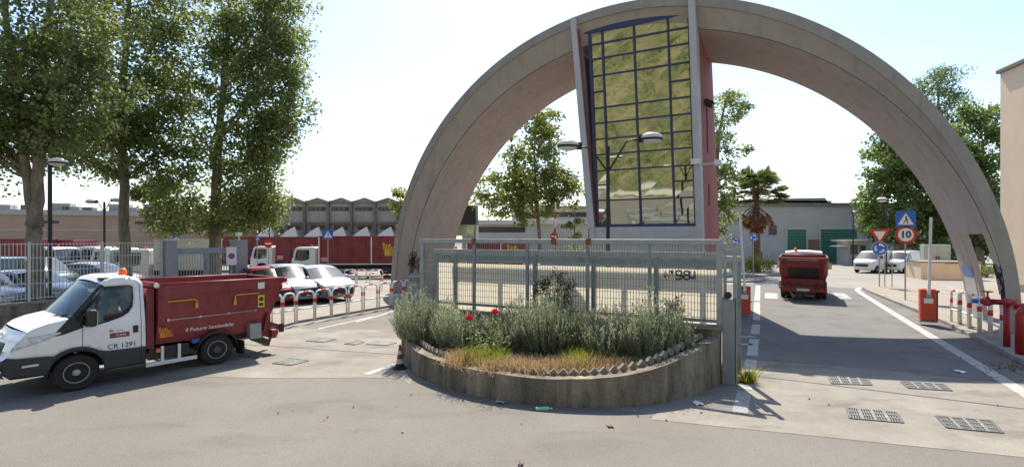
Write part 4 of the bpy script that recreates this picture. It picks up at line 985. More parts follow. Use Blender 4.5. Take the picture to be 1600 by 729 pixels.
p = at(1385, 370, 40); p.z = 0; lamp('grey single lamp post beside the right trees', p, 5.3, [(-0.35, 0, 0.5, 1.2)], 0.05)
p = at(1333, 370, 52); p.z = 0; lamp('thin lamp post in front of the hangar door', p, 5.3, [(0.2, 0, 0.1, 0.9)], 0.05)
p = at(421, 370, 44); p.z = 0; lamp('thin far lamp post above the yard trucks', p, 6.0, [(0.2, 0, 0.1, 0.7)], 0.04)

# ================================================================== LEFT RAILING FENCE AND SIDE GATE
FA0 = gp(0, 522); FA0.z = 0; f0 = FA0 - RN * 3.2; FLn = 7.75
rail = thing('railing_fence', 'pale steel grid fence on a low concrete wall behind the dump truck', 'fence', f0)
MB().bar(Vector((0, 0, 0.42)), RN * FLn + Vector((0, 0, 0.42)), 0.26, 0.84).build('wall', M_planter, rail)
MB().bar(Vector((0, 0, 0.87)), RN * FLn + Vector((0, 0, 0.87)), 0.32, 0.06).build('coping', M_kerb, rail)
vb = MB(); n = 82
for i in range(n + 1): vb.bar(RN * FLn * i / n + Vector((0, 0, 0.95)), RN * FLn * i / n + Vector((0, 0, 2.72)), 0.028, 0.008, up=tuple(RN))
M_pale = mat('pale_grid_steel', (0.52, 0.53, 0.50), 0.5, metal=0.1, var=0.1, scale=5)
tag(vb.build('bars', M_pale, rail), kind='stuff')
for z in (1.0, 1.45, 1.85, 2.25, 2.68): MB().bar(RN * 0 + RT * 0.02 + Vector((0, 0, z)), RN * FLn + RT * 0.02 + Vector((0, 0, z)), 0.03, 0.02).build('rail', M_pale, rail)
for k in range(5): q = RN * FLn * k / 4; MB().bar(q + Vector((0, 0, 0.9)), q + Vector((0, 0, 2.75)), 0.06, 0.05, up=tuple(RN)).build('post', M_pale, rail)
pa = f0 + RN * (FLn + 0.25); pb = f0 + RN * (FLn + 3.15)
for i, (p, lab, w) in enumerate(((pa, 'grey metal gate pillar at the end of the railing fence', 0.42), (pb, 'grey metal gate pillar with no parking sign and small camera', 0.56))):
    t = thing('gate_pillar', lab, 'pillar', p, -PR, 'pillars of the small side gate')
    MB().box(-0.2, 0.2, -w / 2, w / 2, 0, 2.74).build('body', M_post, t, bevel=0.01); MB().box(-0.21, 0.21, -w / 2 - 0.01, w / 2 + 0.01, 2.742, 2.78).build('cap', M_galv, t)
    if i: MB().box(-0.08, 0.08, -0.1, 0.1, 2.95, 3.1).tube([(0, 0, 2.78), (0, 0, 2.95)], 0.03, 8).build('camera_housing', M_wpaint, t); MB().box(-0.25, -0.2, 0, 0.2, 2.2, 2.4).build('intercom', M_galvd, t)
t = thing('side_gate', 'grey steel side gate with a thick top beam between two pillars', 'gate', (pa + pb) / 2, -PR)
y0, y1 = -1.22, 1.12
MB().box(-0.06, 0.06, y0, y1, 2.22, 2.46).build('top_beam', M_galvd, t); MB().box(-0.05, 0.05, y0, y1, 0.1, 0.24).build('bottom_rail', M_galvd, t)
for y in (y0 + 0.05, 0, y1 - 0.05): MB().box(-0.05, 0.05, y - 0.05, y + 0.05, 0.24, 2.22).build('stile', M_galvd, t)
for k in range(20): y = y0 + 0.12 + (y1 - y0 - 0.24) * k / 19; MB().box(-0.012, 0.012, y - 0.012, y + 0.012, 0.24, 2.22).build('bar', M_galv, t)
p = pb - RT * -0.24 - RN * 0.5; t = sign_pole('no_parking_sign', 'white panel with blue and red no parking disc on the side gate', Vector((p.x, p.y, 0)), 2.5, [('noparking', 2.1, 0.42)], rz=0.45)

# ================================================================== BUILDINGS
def building(name, label, a, b, depth, h, m, cat='building'):
    """front wall from a to b (ground points, left to right); local frame: x along the wall, y into the building"""
    a = Vector((a[0], a[1], 0)); b = Vector((b[0], b[1], 0)); L = (b - a).length; t = thing(name, label, cat, a, math.atan2(b.y - a.y, b.x - a.x))
    MB().box(0, L, 0, depth, 0, h).build('wall', m, t); return t, L
M_pinkw = mat('pinkish_render', (0.40, 0.275, 0.20), 0.9, col2=(0.46, 0.325, 0.245), scale=0.5, bump=0.1)
M_gray1 = mat('grey_render', (0.38, 0.39, 0.40), 0.9, col2=(0.44, 0.45, 0.455), scale=0.4, bump=0.1)
M_gray2 = mat('dark_roofing', (0.17, 0.165, 0.16), 0.9, var=0.25, scale=1.2)
M_brk = mat('old_brick', (0.33, 0.25, 0.205), 0.9, col2=(0.43, 0.35, 0.295), scale=1.5, bump=0.3)
M_wind = mat('window_dark', (0.05, 0.055, 0.06), 0.2)
M_dgreen = mat('green_door', (0.015, 0.14, 0.10), 0.55, var=0.12, scale=1.2)
M_cream = mat('cream_wall', (0.50, 0.49, 0.45), 0.85, var=0.08, scale=0.8)
# left: long low pinkish building
a = at(-140, 370, 50); b = at(440, 370, 62); t, L = building('long_building', 'long low pinkish building with rooftop plant behind the left yard', a, b, 14, 5.2, M_pinkw)
sc = 1.0
MB().box(-0.2, L + 0.2, -0.25, 0, 5.2, 5.75).build('cornice', M_gray1, t); MB().box(-0.1, L + 0.1, 0, 14, 5.2, 5.7).build('roof', M_gray2, t)
MB().box(0, L, -0.06, 0, 3.55, 3.75).build('band', M_gray1, t)
for x0, x1 in ((10.2, 11.7), (18.2, 19.5), (22.8, 23.9), (30.2, 31.4)):
    w = MB().box(x0, x1, -0.05, 0.02, 4.25, 4.7).build('window', M_gray1, t); MB().box(x0 + 0.08, x1 - 0.08, -0.07, -0.04, 4.32, 4.63).build('pane', M_wind, w)
for x in (20.6, 21.2): MB().tube([(x, -0.12, 0), (x, -0.12, 5.2)], 0.06, 6).build('downpipe', mat('pipe_ochre', (0.36, 0.24, 0.1), 0.7), t)
rr2 = random.Random(4)
for k in range(17):
    x = 6.5 + k * 1.75 + rr2.uniform(-.4, .4); w = rr2.uniform(0.7, 2.1); hh = rr2.uniform(0.25, 0.95)
    MB().box(x, x + w, 1.0, 2.5, 5.72, 5.75 + hh).build('roof_plant', (M_gray1, M_gray2, M_galv)[k % 3], t)
for k in range(24): x = 5 + k * 1.4; MB().tube([(x, 0.2, 5.75), (x, 0.2, 6.35)], 0.025, 5).build('railing_post', M_galv, t)
MB().tube([(5, 0.2, 6.35), (L, 0.2, 6.35)], 0.025, 5).build('railing', M_galv, t)
# old factory with saw-tooth roof
a = at(405, 370, 60); b = at(660, 370, 60); t, L = building('sawtooth_factory', 'old brick factory with a row of shallow gabled roofs behind the trucks', a, b, 20, 6.9, M_brk)
MB().box(0, L, -0.12, 0, 4.6, 6.9).build('upper_wall', mat('old_grey_wall', (0.34, 0.31, 0.265), 0.9, col2=(0.43, 0.395, 0.34), scale=0.6, bump=0.15), t)
MB().box(-0.1, L, -0.35, 0.0, 4.45, 4.62).build('ledge', M_gray2, t)
ng = 7; wgab = L / ng
for k in range(ng):
    x0 = k * wgab; x1 = x0 + wgab * 0.99
    M = T(0, -0.45, 0) @ Matrix(((1, 0, 0, 0), (0, 0, 1, 0), (0, 1, 0, 0), (0, 0, 0, 1)))
    MB().prism([(x0, 6.9), (x1, 6.9), (x1 + 0.05, 7.0), (x0 + wgab * 0.56, 7.5), (x0 - 0.05, 7.0)], 0, 16, M).build('gable_roof', mat('weathered_roof', (0.23, 0.205, 0.18), 0.9, var=0.2, scale=0.8), t)
    w = MB().box(x0 + 0.35, x1 - 0.35, -0.17, -0.1, 5.95, 6.4).build('window', M_wind, t)
    for j in range(3): MB().box(x0 + 0.45 + j * 0.55, x0 + 0.85 + j * 0.55, -0.19, -0.165, 6.0, 6.35).build('pane', mat('pane_dull', (0.12, 0.12, 0.115), 0.3), w)
    MB().box(x0 - 0.12, x0 + 0.12, -0.5, 0, 3.2, 6.9).build('pier', M_gray2, t)
    MB().prism([(x0 + 0.25, 2.6), (x1 - 0.15, 2.6), (x1 - 0.15, 3.2), (x1 - 0.5, 4.05), (x0 + 1.2, 3.45)], 0, 0.3, T(0, -1.6, 0) @ M).build('white_canopy', M_wpaint, t)
    MB().box(x0 + 0.6, x1 - 0.5, -0.06, 0.01, 3.75, 4.25).build('window', M_wind, t)
# white sheds in the yard seen under the arch, left of the tower
a = at(742, 370, 56); b = at(930, 370, 56); t, L = building('white_shed', 'low white shed with a green door behind the young plane tree', a, b, 12, 4.3, M_cream)
MB().box(-0.3, L, -0.5, 12.2, 4.3, 4.75).build('roof_edge', mat('pale_roof', (0.62, 0.60, 0.55), 0.8), t)
MB().box(1.6, 2.4, -0.05, 0.01, 0, 2.6).build('door', M_dgreen, t)
MB().box(0.2, 5.5, -0.06, 0.01, 3.4, 4.0).build('window', M_wind, t)
for x in (4.5, 7.0, 9.5): MB().box(x, x + 0.08, -0.05, 0, 0, 3.4).build('joint_cover', M_gray1, t)
a = at(800, 370, 72); b = at(990, 370, 72); t, L = building('far_shed', 'far pale shed roof line just left of the tower frame', a, b, 10, 6.9, M_cream)
MB().box(-0.3, L, -0.6, 10.2, 6.9, 7.25).build('roof_edge', mat('brown_roof', (0.33, 0.27, 0.21), 0.8), t); MB().box(0.5, L - 0.5, -0.06, 0.01, 5.7, 6.4).build('window', M_wind, t)
a = at(722, 370, 44); b = at(744, 370, 44); t, L = building('black_fascia_cabin', 'narrow cabin with a black fascia and large window beside the left arch leg', a, b, 3, 3.2, M_gray1)
MB().box(-1.2, L, -0.4, 3, 3.95, 5.6).build('black_fascia', M_black, t); MB().box(-1.0, L - 0.1, -0.1, 0.02, 3.0, 3.94).build('window', mat('cabin_window', (0.25, 0.33, 0.22), 0.1, metal=0.6, var=0.4, scale=3), t)
MB().box(0, L, 0, 3, 3.2, 3.95).build('upper_wall', M_gray1, t)
# hangar on the right
a = at(1105, 370, 58); b = at(1520, 370, 58); t, L = building('hangar', 'grey industrial hangar with two green roller doors beyond the entry lane', a, b, 25, 6.35, M_gray1)
MB().box(-0.2, L, -0.3, 25, 6.35, 6.75).build('roof_edge', M_gray2, t)
MB().box(0, L * 0.51, 2, 25, 6.75, 7.15).prism([(3, 6.75), (L * 0.50, 6.75), (L * 0.485, 7.5), (5, 7.3)], 0, 0.6, T(0, 2, 0) @ Matrix(((1, 0, 0, 0), (0, 0, 1, 0), (0, 1, 0, 0), (0, 0, 0, 1)))).build('roof', mat('hangar_roof', (0.30, 0.30, 0.27), 0.9, var=0.2, scale=0.5), t)
lx = lambda px: (px - 1105) / 800 * 58
def roller(x0, x1, zt):
    f = MB().box(lx(x0) - 0.25, lx(x1) + 0.25, -0.08, 0.01, 0, zt + 0.35).build('door_frame', mat('door_frame_pale', (0.42, 0.45, 0.46), 0.7), t)
    n = 12
    for k in range(n): MB().box(lx(x0), lx(x1), -0.11, -0.075, zt * k / n + 0.01, zt * (k + 1) / n - 0.015).build('door_slat', M_dgreen, f)
roller(1230, 1259, 3.75); roller(1282, 1338, 3.78)
MB().box(lx(1262), lx(1280), -0.1, 0.01, 0, 2.6).build('rusty_panel', mat('brown_panel', (0.20, 0.15, 0.11), 0.9, var=0.3, scale=1), t)
MB().box(lx(1201), lx(1213), -0.06, 0.01, 3.15, 4.2).build('window', M_wind, t)
for k in range(4): MB().box(lx(1201) + k * 0.28, lx(1201) + k * 0.28 + 0.05, -0.09, -0.055, 3.15, 4.2).build('window_bar', M_gray2, t)
MB().box(lx(1180), lx(1229), -0.16, 0, 0, 2.9).build('pale_cladding', mat('pale_cladding', (0.40, 0.43, 0.45), 0.7, var=0.1, scale=0.6), t)
MB().box(lx(1182), lx(1189), -0.3, -0.16, 0, 1.2).build('green_bin', M_dgreen, t)
# tall beige building at the right edge
a = gp(1563, 455); b = a + Vector((-0.22, -0.975, 0)) * 6.0
t, L = building('beige_building', 'tall plain beige rendered building at the right edge', a, b, 18, 11.6, M_beige)
MB().box(-0.12, L, -0.14, 18, 11.6, 11.78).build('roof_edge', mat('roof_flashing', (0.14, 0.12, 0.10), 0.6), t)
MB().box(0, L, -0.04, 0, 0, 0.5).build('plinth', M_kerb, t)
# gate keeper's kiosk
p = gp(1331, 413.5); k = thing('kiosk', 'small grey gatekeeper kiosk with a flat overhanging roof by the hangar', 'kiosk', p, 0.0)
MB().box(-1.0, 1.0, -0.9, 0.9, 0, 2.45).build('wall', M_gray1, k); MB().box(-1.4, 1.4, -1.3, 1.3, 2.45, 2.62).build('roof', mat('kiosk_roof', (0.55, 0.52, 0.44), 0.8), k); MB().box(-2.2, -1.0, -1.2, 0.2, 1.9, 2.0).build('awning', mat('kiosk_awning', (0.55, 0.50, 0.38), 0.8), k)
MB().box(-0.75, 0.0, -0.93, -0.89, 1.1, 2.1).build('window', M_wind, k); d = MB().box(0.15, 0.85, -0.93, -0.89, 0.05, 2.1).build('door', M_galvd, k); MB().box(0.25, 0.75, -0.95, -0.925, 1.1, 2.0).build('pane', M_wind, d)
# electrical cabinet and low beige wall
p = gp(1461, 432); c = thing('electric_cabinet', 'pale green electrical cabinet behind the low beige wall', 'cabinet', p, -0.3)
MB().box(-0.8, 0.8, -0.35, 0.35, 0, 2.35).build('body', mat('cabinet_green', (0.34, 0.38, 0.34), 0.6, var=0.06, scale=2), c, bevel=0.02)
for x in (-0.4, 0.4): d = MB().box(x - 0.36, x + 0.36, -0.375, -0.352, 0.3, 2.2).build('door', mat('cabinet_green', (0, 0, 0)), c); MB().box(x * 0.2 - 0.04, x * 0.2 + 0.04, -0.39, -0.376, 1.3, 1.5).build('handle', M_black, d)
a = gp(1439, 436); b = gp(1492, 437); t = thing('low_wall', 'low beige rendered wall with pale coping behind the right arch leg', 'wall', a, math.atan2(b.y - a.y, b.x - a.x)); L = (b - a).length
MB().box(0, 1.4, 0, 2.2, 0, 1.15).build('end_block', M_beige, t); MB().box(1.4, L + 1.5, 0.1, 0.5, 0, 1.1).build('wall', M_beige, t); MB().box(-0.05, L + 1.5, -0.05, 2.25, 1.152, 1.24).build('coping', M_pave, t)
# wall across the street behind the photographer, mirrored in the glass
t = thing('street_wall', 'pale wall across the street seen mirrored in the tower glass', 'wall', (-60, -19.3, 0)); MB().box(-60, 110, -0.3, 0, 0, 1.3).build('wall', M_cream, t); MB().box(-60, 110, -0.36, 0.06, 1.302, 1.4).build('coping', M_kerb, t)

# ================================================================== TREES
def stem(px, Y, r, pts):                                # trunk path through pixel points at a given distance, from the ground up
    b = at(px, 370, Y); b.z = 0; return [((b.x, b.y, 0), r)] + [(tuple(at(x, y, Y + dy)), rr_) for x, y, rr_, dy in pts]
Y = 19.0
tree('plane_tree', 'plane tree with a forked trunk at the left edge behind the railing', at(52, 370, Y), .4,
     [stem(56, Y, 0.30, [(56, 400, .26, 0), (53, 350, .23, 0), (45, 290, .17, 0), (33, 220, .15, 0), (20, 120, .14, .3), (8, 10, .09, .5), (0, -90, .05, .5)]), [(tuple(at(54, 352, Y)), .22)] + [(tuple(at(x, y, Y)), r_) for x, y, r_ in ((59, 300, .19), (60, 220, .17), (66, 110, .13), (80, -20, .1), (90, -100, .05))]],
     [ell(40, 70, Y, 130, 130, 150), ell(-40, 150, Y, 90, 110, 70), ell(115, 125, Y, 85, 130, 95), ell(40, 200, Y, 70, 45, 34), ell(15, 210, Y, 45, 45, 26), ell(60, -90, Y, 140, 100, 90), ell(-20, 250, Y, 40, 40, 14), ell(75, 215, Y + 1, 50, 40, 16)], L_plane, 0.15, 74, 0.74, limbs=26, group='plane trees along the left pavement')
Y = 24.0
tree('plane_tree', 'tall plane tree with a single straight trunk second from the left', at(197, 370, Y), .3,
     [stem(198, Y, 0.27, [(197, 420, .24, 0), (195, 340, .21, 0), (192, 250, .19, 0), (190, 150, .17, 0), (200, 30, .1, 0), (205, -80, .05, 0)])],
     [ell(190, 110, Y, 95, 130, 130), ell(150, 225, Y, 65, 55, 60), ell(225, 230, Y, 40, 50, 24), ell(215, 190, Y, 55, 90, 40), ell(190, -60, Y, 120, 110, 100), ell(120, 235, Y, 45, 50, 22), ell(165, 275, Y, 30, 22, 8)], L_plane, 0.16, 74, 0.82, limbs=24, group='plane trees along the left pavement')
Y = 26.0
tree('plane_tree', 'broad dense plane tree hanging low over the pillars right of the others', at(340, 370, Y), .35,
     [stem(336, Y, 0.34, [(336, 400, .29, 0), (337, 330, .25, 0), (340, 240, .2, 0), (350, 120, .14, 0), (360, 0, .08, 0), (365, -70, .04, 0)])],
     [ell(345, 150, Y, 110, 130, 170), ell(345, 290, Y, 104, 66, 130), ell(432, 125, Y, 60, 90, 84), ell(440, 20, Y, 45, 60, 40), ell(425, 215, Y, 40, 60, 40), ell(350, -10, Y, 115, 110, 110), ell(400, 50, Y, 70, 80, 60), ell(270, 300, Y, 32, 40, 18), ell(345, 342, Y, 92, 26, 56), ell(410, 250, Y, 35, 60, 28), ell(270, 180, Y, 50, 90, 40), ell(405, 325, Y, 36, 34, 26), ell(262, 340, Y, 30, 26, 16), ell(462, 165, Y, 24, 35, 10)], L_plane, 0.165, 74, 0.84, limbs=26, group='plane trees along the left pavement')
# tree seen under the arch
Y = 42
tree('young_plane_tree', 'light green plane tree framed by the arch left of the tower', at(843, 370, Y), .2,
     [stem(845, Y, 0.17, [(843, 370, .15, 0), (838, 310, .12, 0), (835, 240, .08, 0), (838, 180, .03, 0)])],
     [ell(835, 245, Y, 58, 68, 96), ell(790, 305, Y, 54, 34, 56), ell(880, 300, Y, 34, 34, 36), ell(845, 300, Y, 58, 34, 50), ell(850, 195, Y, 32, 30, 26), ell(755, 315, Y, 22, 14, 8), ell(830, 340, Y, 40, 12, 8)], L_plane2, 0.24, 60, 0.85, limbs=24)
Y = 40
tree('sapling', 'thin sapling just left of the tower frame above the gate', at(896, 370, Y), .1, [stem(897, Y, 0.06, [(897, 370, .05, 0), (898, 330, .03, 0)])], [ell(897, 350, Y, 16, 22, 10), ell(893, 380, Y, 12, 12, 4)], L_plane2, 0.2, 45, 0.5, limbs=5)
Y = 42
tree('plane_tree', 'leafy plane tree half hidden behind the red side of the tower', at(1120, 370, Y), .3,
     [stem(1118, Y, 0.26, [(1118, 300, .2, 0), (1122, 220, .14, 0), (1135, 150, .06, 0)])],
     [ell(1130, 190, Y, 34, 50, 30), ell(1110, 250, Y, 45, 60, 40), ell(1165, 175, Y, 20, 14, 6), ell(1148, 145, Y, 16, 14, 6), ell(1135, 290, Y, 22, 40, 22), ell(1130, 340, Y, 20, 36, 18), ell(1160, 235, Y, 12, 10, 4)], L_plane, 0.24, 50, 0.8, limbs=16)
# right trees
Y = 50
tree('broadleaf_tree', 'big leafy green tree right of the hangar behind the road signs', at(1405, 370, Y), .4,
     [stem(1405, Y, 0.4, [(1405, 330, .3, 0), (1410, 260, .2, 0), (1420, 200, .08, 0)])],
     [ell(1410, 320, Y, 62, 60, 130), ell(1390, 255, Y, 40, 45, 56), ell(1430, 260, Y, 50, 60, 80), ell(1375, 345, Y, 32, 40, 24), ell(1440, 350, Y, 50, 45, 46), ell(1370, 220, Y, 22, 18, 8)], L_green, 0.3, 62, 1.0, limbs=20)
Y = 56
tree('poplar_tree', 'feathery poplar rising above the right side of the arch', at(1465, 370, Y), .4,
     [stem(1465, Y, 0.4, [(1465, 300, .3, 0), (1465, 200, .18, 0), (1466, 110, .05, 0)])],
     [ell(1468, 160, Y, 40, 62, 100), ell(1455, 230, Y, 45, 60, 70), ell(1480, 115, Y, 24, 18, 12)], L_pop, 0.3, 55, 1.0, limbs=18, aspect=0.45)
Y = 46
tree('leafy_tree', 'bright green tree between the right arch leg and the beige building', at(1530, 370, Y), .4,
     [stem(1530, Y, 0.35, [(1530, 300, .25, 0), (1535, 220, .1, 0)])],
     [ell(1535, 230, Y, 50, 62, 120), ell(1505, 300, Y, 45, 55, 80), ell(1545, 330, Y, 45, 60, 80), ell(1530, 175, Y, 26, 22, 16)], L_green, 0.28, 62, 0.95, limbs=18)
Y = 48
tree('low_tree', 'low dark tree filling the gap behind the right arch leg', at(1525, 370, Y), .3, [stem(1520, Y, .2, [(1520, 370, .15, 0), (1522, 340, .06, 0)])], [ell(1500, 385, Y, 55, 30, 50), ell(1545, 385, Y, 35, 35, 30)], L_green, 0.28, 55, 0.9, limbs=8)
# small tree left of the arch
Y = 40
tree('small_tree', 'small green tree poking out left of the left arch leg', at(632, 370, Y), .2, [stem(640, Y, .15, [(640, 360, .1, 0), (636, 310, .05, 0)])], [ell(628, 310, Y, 17, 26, 18), ell(640, 340, Y, 25, 25, 16)], L_plane2, 0.22, 50, 0.6, limbs=8)
# umbrella pine far left
Y = 75
tree('umbrella_pine', 'far umbrella pine crown above the long pinkish building', at(232, 370, Y), .4, [stem(236, Y, .35, [(236, 340, .3, 0), (235, 312, .2, 0)])], [ell(235, 300, Y, 26, 13, 40), ell(225, 304, Y, 16, 8, 14)], L_pine, 0.45, 60, 1.1, limbs=14)
# palm
Y = 44; pb_ = at(1181, 370, Y); pb_.z = 0
palm = thing('palm_tree', 'fan palm with a brown skirt of dead fronds before the hangar', 'palm tree', pb_)
hc = at(1181, 305, Y).z
MB().tube([(0, 0, 0), (0.05, 0, 1.5), (0.0, 0, hc * 0.6), (0, 0, hc)], [0.42, 0.34, 0.3, 0.28], 12).build('trunk', M_pbark, palm, smooth=True)
def fronds(name, n, zlo, zhi, L_, droop, m, spread=1.0, leaf=0.75):
    C = []; D = []; st = MB()
    for i in range(n):
        a = random.uniform(0, 2 * PI); el = random.uniform(zlo, zhi); d = Vector((math.cos(a) * math.cos(el), math.sin(a) * math.cos(el), math.sin(el)))
        o = Vector((0, 0, hc + random.uniform(-0.3, 0.2))); tip = o + d * L_ * random.uniform(0.7, 1.05); st.tube([o, o.lerp(tip, 0.5) + Vector((0, 0, 0.05)), tip], [0.03, 0.025, 0.015], 4, False)
        side = d.cross(Vector((0, 0, 1))); side.normalize()
        for k in range(26):
            f = (k / 25 - 0.5) * 2.6; v = (d * math.cos(f) + side * math.sin(f)) + Vector((0, 0, -droop * (0.4 + abs(f) * 0.4))); v.normalize()
            C.append(tuple(tip + v * leaf * 0.45)); D.append(tuple(v))
    n_ = len(C); leaves_mesh(name, np.array(C), rng.uniform(0.8, 1.1, n_) * leaf, rng.normal(0.5, 0.25, n_), m, palm, 0.10, dirs=np.array(D), fold=0.02); return st
fronds('green_fronds', 76, -0.35, 1.35, 1.85, 0.4, L_palm, leaf=1.05).build('frond_stalks', M_pbark, palm)
hc -= 1.0
fronds('dead_fronds', 46, -1.35, -0.5, 1.45, 1.0, L_palmd, leaf=0.85).build('dead_stalks', M_pbark, palm)
# hedge on the island
c = gp(1178, 428); bush_leaves('island_hedge', 'low yellow green hedge on the planted island', 'hedge', (c.x, c.y, 0.1), [ell(1160, 416, 41, 24, 11, 60, 1.2), ell(1190, 416, 41, 22, 11, 50, 1.2)], L_hedge, 0.12, 40, 0.4)
c = gp(1543, 432); bush_leaves('small_hedge', 'small bright hedge seen through the opening in the right arch leg', 'hedge', (c.x, c.y, 0), [ell(1538, 424, 37, 22, 8, 24, 0.6)], L_hedge, 0.12, 36, 0.35)
c = gp(880, 438); bush_leaves('yellow_shrub', 'yellow green shrub just above the gate beside the tower foot', 'shrub', (c.x, c.y, 0), [ell(890, 395, 33, 26, 12, 20, 0.6), ell(892, 420, 33, 24, 14, 14, 0.6)], L_plane2, 0.14, 36, 0.35)

# ================================================================== VEHICLES
def across(root, name, pts, wy, m, cx=0.1, cz=0.03, sub=3, n=10, ymax=1.0, off=0.0, ymin=None, sm=True):
    """skin across the vehicle following side-contour points pts; crown cx forward, cz upward at the centre line"""
    Q = []
    for i in range(len(pts) - 1):
        for k in range(sub): t = k / sub; Q.append((pts[i][0] + (pts[i + 1][0] - pts[i][0]) * t, pts[i][1] + (pts[i + 1][1] - pts[i][1]) * t))
    Q.append(pts[-1]); mb = MB(); lo = -ymax if ymin is None else ymin
    for i, (x, z) in enumerate(Q):
        a = Q[max(i - 1, 0)]; b = Q[min(i + 1, len(Q) - 1)]; tx, tz = b[0] - a[0], b[1] - a[1]; l = math.hypot(tx, tz) or 1; nx_, nz_ = tz / l, -tx / l
        w = wy(x, z)
        for j in range(n + 1):
            f = lo + (ymax - lo) * j / n; k = 1 - f * f; mb.v.append((x + cx * k + nx_ * off, f * w, z + cz * k + nz_ * off))
    for i in range(len(Q) - 1):
        for j in range(n): a = i * (n + 1) + j; mb.f.append([a, a + 1, a + n + 2, a + n + 1])
    return mb.build(name, m, root, smooth=sm)
def arch_line(cx, cz, r, zb, n=12, rev=False):
    a = math.asin(max(-1, min(1, (zb - cz) / r))); P_ = [(cx + r * math.cos(a + (PI - 2 * a) * k / n), cz + r * math.sin(a + (PI - 2 * a) * k / n)) for k in range(n + 1)]
    return P_[::-1] if rev else P_
def wheel(root, x, y, z, r, w, side, m_rim=None, rr_=0.6, dish=0.0):
    """side = +1 when the outer face looks towards +y"""
    M = T(x, y, z) @ RX(-PI / 2 * side)                 # local z points outward
    t = MB().lathe([(r * rr_, -w / 2), (r * 0.93, -w / 2), (r, -w * 0.36), (r, w * 0.36), (r * 0.93, w / 2), (r * rr_ * 1.02, w / 2 - 0.01), (r * rr_, w * 0.3)], 32, M).build('wheel', M_rubber, root, smooth=False)
    rim = MB(); R0 = r * rr_
    rim.lathe([(R0, -w * 0.4), (R0 * 1.0, w * 0.42), (R0 * 0.93, w * 0.42), (R0 * 0.86, w * 0.15 - dish), (R0 * 0.35, w * 0.20 - dish), (R0 * 0.30, w * 0.36 - dish * 0.5), (R0 * 0.12, w * 0.38 - dish * 0.5)], 28, M)
    rm_ = rim.build('rim', m_rim or M_rimst, t)
    hl = MB()
    for k in range(6): a = k * PI / 3; hl.lathe([(R0 * 0.13, w * 0.165 - dish), (R0 * 0.13, w * 0.185 - dish)], 10, M @ T(R0 * 0.62 * math.cos(a), R0 * 0.62 * math.sin(a), 0.012))
    hl.build('vent_holes', M_dark, rm_)
    return t
def sun_logo(root, M, s, m):
    mb = MB()
    for k in range(7):
        a0 = R(2 + k * 14.5); a1 = a0 + R(9.5); r0, r1 = 0.42 * s, (0.95 if k % 2 == 0 else 0.85) * s
        mb.prism([(r0 * math.cos(a0), r0 * math.sin(a0)), (r1 * math.cos(a0), r1 * math.sin(a0)), (r1 * math.cos(a1), r1 * math.sin(a1)), (r0 * math.cos(a1), r0 * math.sin(a1))], 0, 0.003, M)
    mb.prism([(0, 0)] + [(0.45 * s * math.cos(R(a)), 0.45 * s * math.sin(R(a))) for a in range(0, 91, 15)], 0, 0.003, M)
    return mb.build('sun_emblem', m, root)
SIDE = Matrix(((-1, 0, 0, 0), (0, 0, 1, 0), (0, 1, 0, 0), (0, 0, 0, 1)))          # local +y side: reading direction runs to -x
SIDEN = Matrix(((1, 0, 0, 0), (0, 0, -1, 0), (0, 1, 0, 0), (0, 0, 0, 1)))         # local -y side
def face(x, y, z, side=1): return T(x, y, z) @ (SIDE if side > 0 else SIDEN)

